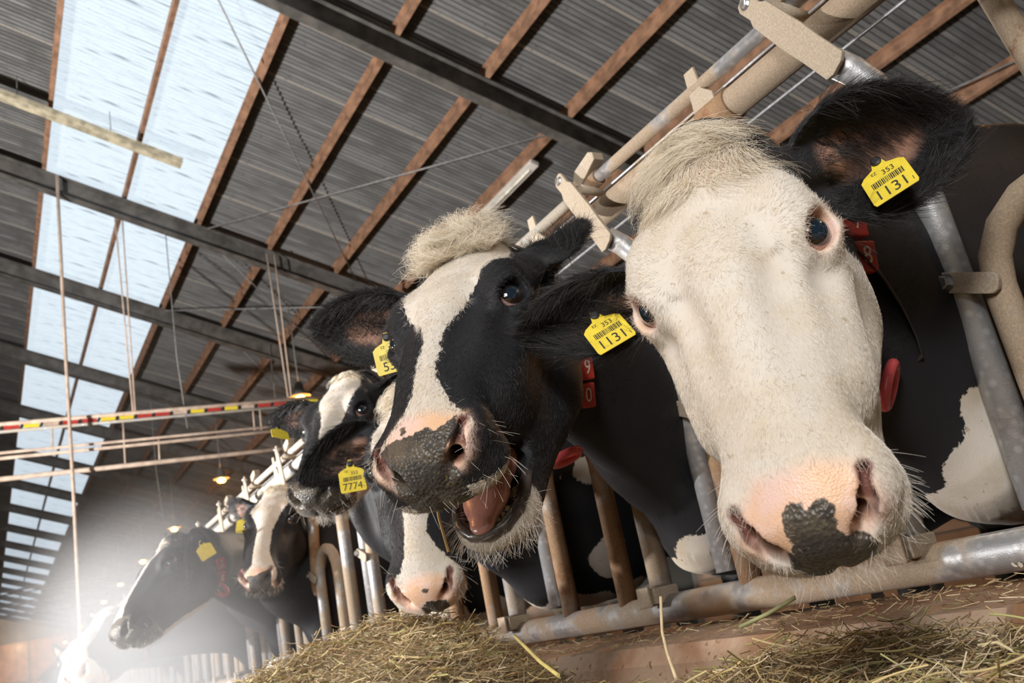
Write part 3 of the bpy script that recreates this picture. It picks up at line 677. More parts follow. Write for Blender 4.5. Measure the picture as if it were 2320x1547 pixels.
def fur(surf, n, w, ln, rad, name, parent, mat, lift=.28, m=4, spread=.35, black=None, white=None, d0=None, droop=.25, clump=0.):
    p, nr, a = surf.sample(n, w); d = flow(p) if d0 is None else d0(p, nr)
    d = d + rng.normal(0, spread, d.shape)
    if clump:
        cell = np.floor(p/clump); hsh = np.sin(cell @ np.array([12.9898, 78.233, 37.719]))*43758.5453; th = (hsh - np.floor(hsh))*6.283
        d = d + np.stack([np.cos(th), .6*np.sin(th), .3*np.cos(th*2)], 1)*.9
    d = norm(d - nr*(d*nr).sum(1, keepdims=True)); L = ln*(rng.uniform(.6, 1.25, n) if not clump else rng.uniform(.35, 1.3, n)); t = np.linspace(0, 1, m)
    e = norm(d + nr*lift)
    Q = p[:, None, :] - nr[:, None, :]*.001 + e[:, None, :]*(L[:, None]*t)[..., None] - nr[:, None, :]*(L[:, None]*droop*lift*t*t)[..., None]
    if clump:
        side = np.cross(nr, d); Q += side[:, None, :]*(L[:, None]*.22*np.sin(t*4.2 + th[:, None]))[..., None] + nr[:, None, :]*(L[:, None]*.14*np.sin(t*3.2 + th[:, None]*2))[..., None]
    blk = (a['coat'] + rng.normal(0, .0022, n)) > 0
    W = (WHITE_H if white is None else white)*(1 + rng.normal(0, .09, (n, 1))); W = W*np.where(rng.random((n, 1)) < .12, np.array([[.86, .76, .62]]), 1.)
    B = (BLACK_H if black is None else black)*(1 + rng.normal(0, .35, (n, 1)))
    c = np.where(blk[:, None], B, W); c = c + (np.array([.70, .42, .30]) - c)*np.clip(a['skin']*.8 + a['rose']*.5, 0, .8)[:, None]*(~blk)[:, None]
    return curves_obj(name, Q, rad*np.linspace(1, .45, m)[None, :], mat, parent, np.clip(c, .004, 1))
# ---------------------------------------------------------------- tags and collars
TAG_OUT = [(-.028, -.024), (-.026, -.028), (.026, -.028), (.028, -.024), (.0275, .014), (.022, .019), (.009, .024), (.006, .034), (.003, .040), (-.003, .040), (-.006, .034), (-.009, .024), (-.022, .019), (-.0275, .014)]
def ear_tag(parent, loc, x, y, number, small='353', s=1.0, detail=2):
    Mx = frame(loc, x, y) @ Matrix.Scale(s, 4)
    t = plate('ear_tag', TAG_OUT, .0016, Matrix.Identity(4), M['yellow'], parent, .0004); t.matrix_local = parent.matrix_world.inverted() @ Mx if parent else Mx
    parts = []
    def put(txt, size, x0, y0, zf=.00115):
        V, F = text_geo(txt, size); parts.append(([(v.x + x0, v.y + y0, zf) for v in V], F))
    if detail:
        put(number, .0215, -.001, -.0165)
        if detail > 1: put(small, .0105, .006, .0115); put('1', .008, .0235, -.020); put('EZ', .006, -.010, .0165)
        bars = []; r = random.Random(number); xx = -.019
        while xx < .019:
            w_ = r.choice((.0006, .0009, .0014)); bars.append(([(xx, -.0045, .00115), (xx + w_, -.0045, .00115), (xx + w_, .0045, .00115), (xx, .0045, .00115)], [(0, 1, 2, 3)])); xx += w_ + r.choice((.0006, .0009, .0012))
        parts += bars
        o = link('tag_print', pm('tag_print', *join(parts)), M['ink'], t)
    V, F = tube_geo([(0, .032, -.006), (0, .032, .003), (0, .032, .0045)], [.0065, .0065, .004], 14); link('tag_button', pm('tag_button', V, F), M['black'], t)
    return t
def collar(cow, body_bvh, R, t, digits, ang=(-1.75, -1.45), w=.036, drop=True, det=True, cy=-.03, blocks=None):
    """webbing round the neck with red number blocks; the ring follows the neck"""
    from mathutils import geometry
    c0 = np.array([0, cy, -.19]); a0 = norm(np.array([0, .46, -.89])); nv = np.cross(np.array([1., 0, 0]), a0)
    pts = []; n = 56
    for i in range(n):
        th = 2*math.pi*i/n; d = np.array([1., 0, 0])*math.sin(th) - a0*math.cos(th); o = R @ c0 + t; dw = R @ d
        h = body_bvh.ray_cast(Vector(o), Vector(dw), .6); r = (h[3] if h[0] is not None else .12)
        pts.append([th, min(r, .30)])
    r = np.array([p[1] for p in pts])
    for _ in range(4): r = np.maximum(r, (np.roll(r, 1) + np.roll(r, -1))/2*.995)
    def at(th, off=.0, sh=0.):
        k = (th % (2*math.pi))/(2*math.pi)*n; i = int(k) % n; f = k - int(k); rr = r[i]*(1-f) + r[(i+1) % n]*f + .004 + off
        return c0 + (np.array([1., 0, 0])*math.sin(th) - a0*math.cos(th))*rr + nv*sh
    V, F = [], []; m = 112
    for i in range(m):
        th = 2*math.pi*i/m
        for off, sh in ((0, -w/2), (.0035, -w/2), (.0035, w/2), (0, w/2)): V.append(at(th, off, sh))
    for i in range(m):
        j = (i+1) % m
        for k in range(4): F.append((i*4+k, j*4+k, j*4+(k+1) % 4, i*4+(k+1) % 4))
    col = link('collar', pm('collar', V, F, True), M['strap'], cow)
    Mw = Matrix([[*R[i], t[i]] for i in range(3)] + [[0, 0, 0, 1]]); col.matrix_local = cow.matrix_world.inverted() @ Mw
    th = ang[0]
    if blocks:
        for i, (dg, q) in enumerate(zip(digits, blocks)):
            hit = body_bvh.find_nearest(Vector(q)); o_ = hit[1]; o_ = o_ if o_.dot(Vector((0, 0, .35)) - hit[0]) > 0 else -o_
            run = (Vector(blocks[1]) - Vector(blocks[0])).normalized(); o_ = (o_ + (Vector((0, 0, .35)) - hit[0]).normalized()*.45).normalized()
            b = box('number_block', (0, 0, 0), (.030, .044, .018), M['red'], cow, None, .003); up_ = -run; up_ = (up_ - o_*up_.dot(o_)).normalized()
            b.matrix_local = cow.matrix_world.inverted() @ frame(hit[0] + o_*.010, up_.cross(o_), up_)
            V2, F2 = text_geo(dg, .036); link('block_digit', pm('block_digit', [(v.x*.8, v.y, .0094) for v in V2], F2), M['white'], b)
        digits = ''
    for dg in digits:
        p, q = at(th), at(th + .02); tang = norm(q - p); out = norm(np.cross(nv, tang)); out = out if out @ (p - c0) > 0 else -out
        ctr = p + out*.011
        b = box('number_block', (0, 0, 0), (.042, .047, .018), M['red'], cow, None, .003); b.matrix_local = cow.matrix_world.inverted() @ Mw @ frame(ctr, np.cross(tang, out)*-1 if False else -nv, tang)
        if det:
            V2, F2 = text_geo(dg, .042); zz = .0094
            z_out = (b.matrix_local.to_3x3() @ Vector((0, 0, 1))); sgn = 1 if Vector(R @ out).dot(z_out) > 0 else -1
            link('block_digit', pm('block_digit', [(v.x*.8*sgn, v.y, zz*sgn) for v in V2], F2), M['white'], b)
        rr = np.linalg.norm(p - c0); th -= .054/rr
    # tightening loop that hangs below the throat
    if isinstance(drop, tuple):
        ctr, u_, v_ = (np.array(q) for q in drop); L = [ctr + u_*math.cos(q) + v_*math.sin(q) for q in np.linspace(0, 2*math.pi, 25)]
        lp = tube('collar_loop', [tuple(x) for x in L], .0065 + .05*np.linalg.norm(v_), M['redp'], cow, 10, False); lp.matrix_local = cow.matrix_world.inverted()
    elif drop:
        V, F = [], []; L = []
        thb = -2.84
        for i in range(17):
            a = math.pi*2*i/16; L.append(at(thb + .10*math.cos(a)*0, .020 + .030*math.cos(a) + .01) + nv*.026*math.sin(a))
        lp = tube('collar_loop', [tuple(x) for x in L], .0085, M['redp'], cow, 10, False); lp.matrix_local = cow.matrix_world.inverted() @ Mw
    return col
# ---------------------------------------------------------------- the herd
R_, U_, F_ = (np.array(v) for v in (RT, UP, FW))
def wd(r, u, f): return R_*r + U_*u + F_*f
def at(px, py, depth): return np.array([0, 0, .35]) + (R_*(px - 1160) - U_*(py - 773.5) + F_*2022)/2022*depth
FACE_A = [(.62, -.03), (.70, .03), (.72, .09), (.85, .145), (1.1, .165), (1.35, .14), (1.7, .12), (2.2, .12), (3.2, .12), (3.2, .62), (-3.2, .62), (-3.2, .12), (-2.2, .12), (-1.7, .12), (-1.35, .14), (-1.12, .165), (-.9, .15), (-.72, .11), (-.66, .03), (-.62, -.03), (-.4, -.09), (.4, -.09)]
FACE_B = [(-.72, -.06), (-.77, .026), (-.75, .127), (-.6, .138), (-.51, .155), (-.51, .18), (-.43, .209), (-.35, .239), (-.24, .274), (-.21, .316), (-.25, .33), (-.22, .358), (-.28, .39), (-.49, .418), (-.6, .432), (-.85, .453), (-1.05, .47), (-1.05, .62), (1.2, .62), (1.2, .49), (.6, .455), (.28, .444), (.07, .419), (.08, .362), (.04, .306), (.14, .271), (.5, .204), (.56, .148), (.48, .015), (.41, -.07), (-.4, -.09)]
FACE_C = [(.2, -.03), (-.2, -.03), (-.55, .02), (-.62, .06), (-.64, .136), (-.60, .197), (-.55, .25), (-.45, .30), (-.30, .34), (-.15, .345), (-.10, .308), (0, .241), (.35, .136), (.31, .034)]
FACE_D = [(-.45, -.06), (-.45, .1), (-.35, .2), (-.3, .3), (-.33, .335), (-.26, .383), (-.5, .413), (-1.01, .449), (-1.87, .461), (-3.2, .44), (-3.2, .62), (3.2, .62), (3.2, .44), (.9, .465), (.59, .455), (.34, .419), (.27, .375), (.27, .293), (.5, .23), (.67, .2), (.65, .1), (.6, -.06)]
FACE_E = [(-.67, -.08), (-.68, .111), (-.49, .196), (-.39, .275), (-.54, .385), (-.9, .44), (-1.03, .46), (-1.5, .485), (-1.5, .62), (1.2, .62), (.56, .48), (.22, .455), (.2, .367), (.22, .275), (.58, .165), (.35, .035), (.3, -.08)]
FACE_F = [(.0, -.02), (-.25, .03), (-.05, .10), (-.10, .2), (-.1, .30), (-.16, .36), (-.30, .42), (-.50, .47), (-.5, .62), (.6, .62), (.5, .4), (.35, .2), (.3, 0)]
FACE_G = [(-.5, -.05), (-.55, .1), (-.45, .25), (-.4, .35), (-.9, .44), (-3.2, .44), (-3.2, .62), (3.2, .62), (3.2, .4), (.9, .3), (.8, .1), (.5, -.05)]
PINK_A = [(.058, .372), (.045, .361), (.033, .349), (.014, .348), (-.012, .348), (-.023, .347), (-.04, .355), (-.056, .362), (-.064, .373), (-.068, .386), (-.067, .404), (-.057, .419), (-.04, .428), (.03, .43), (.055, .41), (.062, .39)]
SPOT_A = [(.011, .375), (-.002, .377), (-.002, .384), (-.008, .386), (-.015, .379), (-.024, .383), (-.028, .39), (-.025, .399), (-.022, .411), (-.026, .419), (-.043, .431), (-.043, .445), (-.030, .47), (.022, .47), (.036, .440), (.034, .424), (.02, .411), (.022, .395), (.017, .382)]
PINK_B = [(.041, .359), (.02, .342), (-.017, .344), (-.045, .356), (-.066, .362), (-.074, .384), (-.068, .405), (-.048, .428), (.05, .43), (.058, .39)]
SPOT_B = [(.045, .369), (.004, .372), (-.017, .368), (-.028, .376), (-.041, .370), (-.055, .362), (-.056, .380), (-.04, .399), (-.032, .414), (-.042, .431), (-.04, .462), (.04, .462), (.050, .421), (.055, .379)]
SPOT_B2 = [(.022, .357), (.014, .355), (.012, .364), (.020, .366)]
PINK_D = [(.060, .40), (.045, .387), (.027, .371), (-.009, .363), (-.04, .372), (-.069, .386), (-.067, .412), (-.066, .444), (.05, .45)]
SPOT_D = [(.015, .438), (-.003, .421), (-.039, .43), (-.042, .44), (-.041, .455), (-.023, .459), (.010, .46)]
DOT_D = [(.003, .396), (-.009, .392), (-.015, .396), (-.009, .405), (.003, .4)]
DARKNOSE = [(.07, .36), (.0, .352), (-.07, .36), (-.08, .43), (-.05, .47), (.05, .47), (.08, .43)]
SPOT_E = [(.035, .395), (-.005, .397), (-.05, .378), (-.065, .402), (-.05, .45), (.03, .455)]
COWS = dict(
 a=dict(t=(.7559, .7081, .8441), n=(-0.3475, -0.3187, -0.8818), u=(-.782, -.4027, .4757), gap=.83, h=.0032, jaw=0, w=1.06, nz=.69,
        earL=(wd(.95, .27, .08), wd(-.12, -.10, -1), .240, .080), earR=(wd(-.74, -.30, .52), wd(-.30, -.40, -.85), .225, .055), baseR=(.108, .092, -.092),
        white=FACE_A, pink=PINK_A, spots=[SPOT_A], pinklids=True, patch=[((1.27, .765, .40), (.12, .050, .12)), ((1.27, .79, .36), (.12, .09, .05)), ((1.34, .86, .34), (.14, .10, .03))],
        hair=130000, rad=.00016, tuft=dict(n=9000, ln=.052, lift=.30, y=(-.075, .075), a=.80, dirv=(.45, .8, -.1), droop=1.2, clump=.026), whisk=650, lipw=.9, digits='78', blocks=((1.050, .727, .770), (1.046, .728, .718)), cy=-.045, drop=(at(2015, 872, 1.19), wd(.010, .028, .01), wd(.012, -.004, .02)),
        tags=[(at(2011, 405, 1.045), wd(.80, .56, -.45), wd(-.02, 1, .70), '1131'), (at(1376, 750, 1.155), wd(.86, .50, .10), wd(-.50, .56, .60), '1131')]),
 b=dict(t=(.6963, 1.189, .9364), n=(-.5672, -.4795, -.6696), u=(-.5678, -.3611, .7397), gap=1.47, h=.0035, jaw=13, w=1.05, nz=.70,
        earL=(wd(.45, .45, .78), wd(.5, -.7, -.3)), earR=(wd(-.93, -.10, .33), wd(-.3, -.35, -.9), .23, .068),
        white=FACE_B, chin=(1.9, .385), pink=PINK_B, spots=[SPOT_B, SPOT_B2], nd=.42, patch=[((1.3, 1.47, .34), (.2, .12, .04)), ((1.30, 1.41, .38), (.12, .06, .08))],
        hair=90000, rad=.00020, tuft=dict(n=7000, ln=.060, lift=1.35, y=(-.05, .055), a=.48, dirv=(.1, .15, .3), droop=.18, clump=.024, spread=.9), whisk=520, lipw=.05, lash=(.03, .03, .03), digits='90', blocks=((.921, 1.249, .741), (.925, 1.261, .695)), cy=-.045, drop=(at(1283, 1036, 1.53), wd(.022, .012, .0), wd(.004, -.007, .012)),
        tags=[(at(886, 806, 1.45), wd(.93, .26, .0), wd(-.50, .86, .2), '539')]),
 c=dict(t=(.988, 2.565, 1.152), n=(-.553, -.500, -.667), u=(-.52, -.37, .76), gap=2.75, h=.0058, jaw=0, w=1.04, nz=.80,
        earL=(wd(.8, .3, .5), wd(0, -.4, -.9)), earR=(wd(-.95, -.18, .25), wd(0, -.2, -1)),
        white=FACE_C, chin=(1.70, .20), darknose=DARKNOSE, nostril_pink=.2, patch=[((1.45, 2.8, .36), (.2, .15, .06))],
        hair=30000, rad=.00032, tuft=dict(n=1500, ln=.030, lift=.7, y=(-.05, .03), a=.5, dirv=(.2, .6, .3), droop=1., clump=.02), whisk=260, lash=(.03, .03, .03), digits='', ang=(-2.,),
        tags=[(at(634, 982, 2.76), wd(.90, -.25, .5), wd(-.1, .35, .9), '', 1., 0)]),
 d=dict(t=(0.8825, 1.8929, 0.9015), n=(-.2864, -.3819, -.8787), u=(-.5202, -.7082, .4773), gap=2.11, h=.005, jaw=0, w=1.04, nz=.70,
        earL=(wd(.8, .3, .5), wd(0, -.4, -.9)), earR=(wd(-.82, -.52, -.32), wd(-.2, -.2, -.95), .22, .066),
        white=FACE_D, pink=PINK_D, spots=[SPOT_D, DOT_D], patch=[((1.42, 2.18, .34), (.25, .15, .05)), ((1.41, 2.0, .69), (.055, .06, .03)), ((1.45, 2.02, .45), (.07, .07, .05))],
        hair=38000, rad=.00026, tuft=dict(n=2600, ln=.048, lift=.5, y=(-.07, .05), a=.7, dirv=(.3, .8, 0), droop=1.2, clump=.025), whisk=320, lash=(.75, .68, .58), digits=None,
        tags=[(at(798, 1084, 2.06), wd(.98, .17, .05), wd(-.12, .98, .1), '7774', 1.08, 2)]),
 e=dict(t=(1.1157, 3.9239, 1.078), n=(-.4323, -.5989, -.6741), u=(-.3274, -.5923, .7362), gap=4.03, h=.0085, jaw=0, w=1.04, nz=.75,
        earL=(wd(.8, .2, .5), wd(0, -.4, -.9)), earR=(wd(-.8, 0, .6), wd(0, -.2, -1)),
        white=FACE_E, pink=PINK_D, spots=[SPOT_E], patch=[], hair=12000, rad=.0005, tuft=dict(n=800, ln=.035, lift=.6, y=(-.06, .04), a=.6, dirv=(.2, .8, .1), droop=1.2, clump=.03), whisk=160, lash=(.03, .03, .03), digits=None,
        tags=[(at(553, 1191, 3.80), wd(.95, -.1, .2), wd(.1, .95, .2), '', 1.15, 0)]),
 f=dict(t=(.6975, 4.0512, .9344), n=(-.6377, -.4796, -.6027), u=(-.6388, -.1079, .7618), gap=4.67, h=.008, jaw=0, w=1.04, nz=.75,
        earL=(wd(.15, -.45, -.85), wd(-.6, -.2, -.75)), earR=(wd(-.4, .5, .8), wd(-.5, 0, -.8)),
        white=FACE_F, chin=(2.62, .16), darknose=DARKNOSE, nostril_pink=.1, patch=[], hair=10000, rad=.0005, whisk=120, lash=(.03, .03, .03), digits='38', ang=(-1.75,), cy=-.005,
        tags=[(at(466, 1247, 3.62), wd(.75, .45, .5), wd(-.2, .97, .1), '', 1.15, 0)]),
 g=dict(t=(.5335, 5.1653, .7604), n=(-.4548, -.7768, -.4356), u=(-.5429, -.1459, .827), gap=5.31, h=.011, jaw=0, w=1.04, nz=.7,
        earL=(wd(.8, .2, .5), wd(0, -.4, -.9)), earR=(wd(-.6, .4, .7), wd(-.5, -.2, -.8)), white=FACE_G, pink=PINK_D, spots=[], patch=[], hair=6000, rad=.0007, whisk=80, lash=(.7, .7, .6), digits='', ang=(-2.,), tags=[]),
 i=dict(t=tuple(at(172, 1452, 6.9)), n=(-.35, -.75, -.55), u=(-.4, -.4, .8), gap=7.23, h=.016, jaw=0, w=1.04, nz=.72,
        earL=(wd(.8, .2, .5), wd(0, -.4, -.9)), earR=(wd(-.8, .2, .5), wd(-.2, -.2, -.9)), white=FACE_E, pink=PINK_D, spots=[], patch=[], hair=0, rad=.0007, digits=None, tags=[]),
 s=dict(t=(4.35, 4.85, .95), n=(-.2, -.9, -.4), u=(-.2, -.4, .9), gap=5.6, h=.022, jaw=0, w=1.04, nz=.9, mat='coat_dirty',  # coat_dirty: coat with orange lamplight put into its whites, not dirt
        earL=(wd(.8, .2, .5), wd(0, -.4, -.9)), earR=(wd(-.8, .2, .5), wd(-.2, -.2, -.9)), white=FACE_E, pink=PINK_D, spots=[], hair=0, rad=.0007, digits=None, tags=[],
        neck=[(4.45, 5.2, .88, .44, .24), (4.55, 5.5, .9, .58, .36)], body=(4.6, 5.6, 90, -.12, .98),
        patch=[((4.3, 5.75, .55), (.3, .16, .22)), ((4.2, 6.55, 1.05), (.3, .34, .22)), ((4.3, 7.1, .5), (.3, .2, .35)), ((4.2, 6.0, 1.15), (.25, .14, .14)), ((4.3, 6.4, .62), (.3, .22, .12))]),
)
def cow_body(c):
    R = head_frame(c['n'], c['u']); t = np.array(c['t']); T = Tf(R, t); h = c['h']
    cp = .045
    xs = axis(-.33, .33, h, -3.2, 3.2, cap=cp); ys = axis(-.13, .555, h, -3.2, 1.6, cap=cp); zs = axis(-.33, .075, h, -3.2, 2.2, cap=cp)
    v = Vol(xs, ys, zs)
    hb = R @ np.array([0, .06, -.150]) + t; hb2 = R @ np.array([0, -.03, -.165]) + t
    g = c['gap']; nz = c['nz']
    nd = c.get('nd', .50); tail = c.get('neck') or [(1.25, g, nz, nd, .158), (1.42, g + .01, nz - .02, .62*nd/.5, .19), (1.75, g + .02, nz + .06, .64, .28), (2.0, g + .03, nz + .10, .66, .38)]
    build_body(v, T, [(*hb, .20, .16), (*hb2, .26, .165)] + tail, c.get('body') or (2.1, g + .03, 0, -.12, .93))
    if not c.get('neck'): v.cap(T((1.30, g, .435)), T((1.55, g + .02, .45)), .085, .10, .08)   # brisket
    build_head(v, c['jaw'], c['w']); c['_ears'] = []
    for k, sx in (('earL', -1), ('earR', 1)):
        ex = list(c[k][2:]) + [.21, .062][len(c[k])-2:]
        b = (sx*.095*c['w'], .045, -.070) if not (c.get('baseR') and sx > 0) else c['baseR']
        build_ear(v, b, T.v(c[k][0]), T.v(c[k][1]), L=ex[0], W=ex[1], thick=max(.0058, h*.95))
        l = norm(T.v(c[k][0])); n = T.v(c[k][1]); n = norm(n - l*(n @ l)); c['_ears'].append((np.array(b), l, n, np.cross(l, n), ex[0], ex[1]))
    P, F = v.mesh(1)
    # soft folds of skin round the throat and neck
    x_, y_, z_ = P.T; mk = sstep(-.05, -.14, y_)*sstep(-1.0, -.5, y_)*(1 if not c.get('neck') else 0)
    fold = np.sin(52*(y_*.75 - z_*.55) + 2.2*np.sin(11*z_ + 5*x_) + 1.5*np.sin(17*y_))*(.5 + .5*np.sin(7*y_ + 9*z_ + 4*x_)); P = P + (np.sign(x_)*mk*fold*.0042)[:, None]*np.array([1., 0, 0])
    return P, F, R, t
HERD = []
def make_cow(c, label):
    P, F, R, t = cow_body(c); h = c['h']; x, y, z = P.T; Wd = P @ R.T + t
    a = np.arctan2(x, z + .11); head = y > -.09
    # coat: positive is black
    coat = sd_poly(a*.1, y, [(u*.1, v) for u, v in c['white']])
    coat = np.where(y > .60, .05, coat)
    if c.get('chin') is not None: coat = np.minimum(coat, np.maximum(np.maximum((c['chin'][0] - np.abs(a))*.1, c['chin'][1] - y), -.2))
    neck = sstep(-.03, -.10, y) + sstep(-.28, -.34, z)*sstep(.30, .22, y)
    coat = np.where(neck > .5, .06, coat)
    for (cx, cy, cz), (rx, ry, rz) in c.get('patch', []):
        q = np.sqrt(((Wd[:, 0]-cx)/rx)**2 + ((Wd[:, 1]-cy)/ry)**2 + ((Wd[:, 2]-cz)/rz)**2); coat = np.minimum(coat, (q - 1)*min(rx, ry, rz) + .011*(np.sin(47*Wd[:, 0] + 3)*np.sin(39*Wd[:, 1] + 31*Wd[:, 2]) + np.sin(61*Wd[:, 2] + 24*Wd[:, 0] + 1)))
    q = (y - z)*.7071
    nosefront = (y > .40)
    skin = np.where(nosefront, sstep(.010, -.012, sd_poly(x, q, c['pink'])), 0.) if c.get('pink') else np.zeros(len(P))
    skin = np.maximum(skin, .8*sstep(.030, .014, np.sqrt((np.abs(x) - .050)**2 + (y - .486)**2 + (z + .080)**2))*(c.get('nostril_pink', 1)))
    spot = np.full(len(P), .05)
    for pl in c.get('spots', []): spot = np.where(nosefront, np.minimum(spot, sd_poly(x, q, pl)), spot)
    if c.get('darknose'): spot = np.where(nosefront, np.minimum(spot, np.maximum(sd_poly(x, q, c['darknose']), -.05)), spot)
    deep = np.full(len(P), 1.)
    for a_, b_ in NOSTRIL:
        a_ = np.array(a_)*(c['w'], 1, 1); b_ = np.array(b_)*(c['w'], 1, 1); ba = b_ - a_; pp = np.stack([np.abs(x), y, z], 1) - a_; hh = np.clip(pp @ ba/(ba @ ba), 0, 1); deep = np.minimum(deep, np.linalg.norm(pp - hh[:, None]*ba, axis=1))
    deep = sstep(.0125, .0085, deep)
    rose = np.zeros(len(P)); ew = EYE*(c['w'], 1, 1)
    dl = np.sqrt((np.abs(x) - ew[0])**2 + (y - ew[1])**2 + (z - ew[2])**2)
    if c.get('pinklids'): skin = np.maximum(skin, .85*sstep(.040, .026, dl)); rose = np.maximum(rose, .35*np.exp(-((x + .03)/.035)**2 - ((y - .05)/.02)**2)*(z > -.06))
    else: coat = np.where(dl < .045, np.maximum(coat, np.where(dl < .036, .02, coat)), coat)
    earin = np.zeros(len(P)); isear = np.zeros(len(P), bool)
    for b, l, n, wv, L, W in c['_ears']:
        p = P - b; aa = p @ l/L; qq = p @ wv; mm = p @ n; inn = (aa > .10) & (aa < 1.08) & (np.abs(qq) < W*1.25) & (np.abs(mm) < .06); isear |= inn & (aa > .12)
        vn = None; earin = np.maximum(earin, np.where(inn, sstep(.95, .6, np.sqrt(((aa - .42)/.36)**2 + ((qq + .008)/(W*.62))**2)), 0)); c.setdefault('_in', []).append((inn, n))
    coat = np.where(isear, .05, coat)
    earin0 = earin.copy(); S = Surf(P, F, dict(coat=coat, skin=skin, rose=rose, spot=spot, ear=isear*1.))
    for inn, n in c.pop('_in'): earin = np.where(inn & ((S.vn @ n) < .15), 0, earin)
    root = tag(empty('cow'), label, 'cow', 'cows at the feed fence'); root.location = (1.9, c['gap'] + .03, -.12); bpy.context.view_layer.update()
    me = pm('body', P, F, True)
    for nm, v in (('coat', coat), ('skin', skin), ('spot', spot), ('rose', rose), ('earin', earin), ('deep', deep)):
        at = me.attributes.new(nm, 'FLOAT', 'POINT'); at.data.foreach_set('value', v.astype(np.float32))
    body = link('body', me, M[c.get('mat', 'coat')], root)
    Mh = Matrix([[*R[i], t[i]] for i in range(3)] + [[0, 0, 0, 1]]); inv = Matrix.Translation(root.location).inverted(); body.matrix_local = inv @ Mh
    # eyes
    for s in (-1, 1):
        A = EYE_A.copy(); n_ = A[:, 0]*(s, 1, 1); tt = A[:, 1]*(s, 1, 1)
        bm = bmesh.new(); bmesh.ops.create_uvsphere(bm, u_segments=28, v_segments=16, radius=EYE_R); em = bpy.data.meshes.new('eye'); bm.to_mesh(em); bm.free(); em.polygons.foreach_set('use_smooth', [True]*len(em.polygons))
        e = link('eye', em, M['eye'], root); zax = Vector(n_); xax = Vector(tt)
        e.matrix_local = inv @ Mh @ frame(EYE*(c['w']*s, 1, 1) - n_*.001, xax, zax.cross(xax))
    # hair
    hr = c.get('hair', 0); vis = np.ones(len(F)); fc = S.cen; ay = fc[:, 1]
    if hr:
        sp_f = spot[F].mean(1); sk_f = skin[F].mean(1); op_ = sstep(.026, .034, np.sqrt((np.abs(fc[:, 0]) - ew[0])**2 + (fc[:, 1] - ew[1])**2 + (fc[:, 2] - ew[2])**2))
        wn = (sp_f > 0)*(1 - np.clip(sk_f*1.2, 0, .96))*op_*(~(isear[F].any(1)))
        facing = ((R @ S.nrm.T).T*(np.array([0, 0, .35]) - (fc @ R.T + t))).sum(1) > -.25
        k = c['rad']
        fur(S, int(hr), wn*(ay > -.16)*(fc[:, 2] > -.40)*np.where(facing, 1, .3), .0105*c.get('len', 1), k, 'coat_hair', root, M['hair'], .20)['kind'] = 'stuff'
        fur(S, int(hr*.45), wn*(ay <= -.12)*facing*((fc @ R.T + t)[:, 0] < 2.0), .012, k, 'neck_hair', root, M['hair'], .14, spread=.2)['kind'] = 'stuff'
        we = isear[F].all(1)*np.clip(1 - 1.25*earin[F].mean(1), .04, 1)
        def ear_dir(p, nr):
            d = np.zeros_like(p)
            for b, l, n, wv, L, W in c['_ears']:
                m_ = ((p - b) @ l > 0)[:, None]; d = np.where(m_, l*1.0 + wv*np.sign((p - b) @ wv)[:, None]*.8, d)
            return d
        fur(S, int(hr*.30), we, .016, k, 'ear_hair', root, M['hair'], .30, spread=.45, d0=ear_dir, black=np.array([.013, .012, .013]))['kind'] = 'stuff'
        # long fringe in the hollow of the ear
        wf = we*np.zeros(len(F)) ; 
        for b, l, n, wv, L, W in c['_ears']:
            q_ = (fc - b) @ wv; aa = ((fc - b) @ l)/L; wf += isear[F].all(1)*(aa < .75)*(np.abs(q_) > W*.62)*((S.nrm @ n) > -.2)
        def fr_dir(p, nr):
            d = np.zeros_like(p)
            for b, l, n, wv, L, W in c['_ears']:
                m_ = ((p - b) @ l > 0)[:, None]; d = np.where(m_, l*.9 - wv*np.sign((p - b) @ wv)[:, None]*.7, d)
            return d
        fur(S, int(hr*.035), wf, .045, k*1.25, 'ear_fringe', root, M['hair'], .45, m=6, spread=.3, d0=fr_dir, black=np.array([.016, .014, .014]))['kind'] = 'stuff'
        # topknot
        tk = c.get('tuft', dict(n=5000, ln=.04, lift=.5, y=(-.055, .055), a=.75, dirv=(0, 1, 0)))
        wt = (ay > tk['y'][0])*(ay < tk['y'][1])*(np.abs(np.arctan2(fc[:, 0], fc[:, 2] + .11)) < tk['a'])*(coat[F].mean(1) < .012)
        if wt.sum() > 3:
            dv = np.array(tk['dirv'], float)
            o = fur(S, tk['n'], wt*1., tk['ln'], k*1.2, 'topknot', root, M['hair'], tk['lift'], m=9, spread=tk.get('spread', .45), d0=lambda p, nr: np.broadcast_to(dv, p.shape).copy(), droop=tk.get('droop', 1.0), clump=tk.get('clump', .022), white=np.array([.86, .775, .64])); o['kind'] = 'stuff'
        # whiskers on lips and chin
        ww = (ay > .40)*(fc[:, 2] < -.165)*1. + (ay > .44)*(fc[:, 2] < -.125)*(fc[:, 2] > -.16)*c.get('lipw', .2) + (ay > .43)*(np.abs(fc[:, 0]) > .05)*.10
        fur(S, c.get('whisk', 260), ww*1., .030, k*.95, 'whiskers', root, M['hair'], 1.2, m=5, spread=.5, droop=.08, white=np.array([.82, .77, .70]), black=np.array([.7, .64, .55]))['kind'] = 'stuff'
        # lashes
        wl = (dl[F].mean(1) < .036)*(((fc - 0)[:, 2] - ew[2]) > .004)*(np.abs((dl[F].mean(1)) - .0265) < .007)
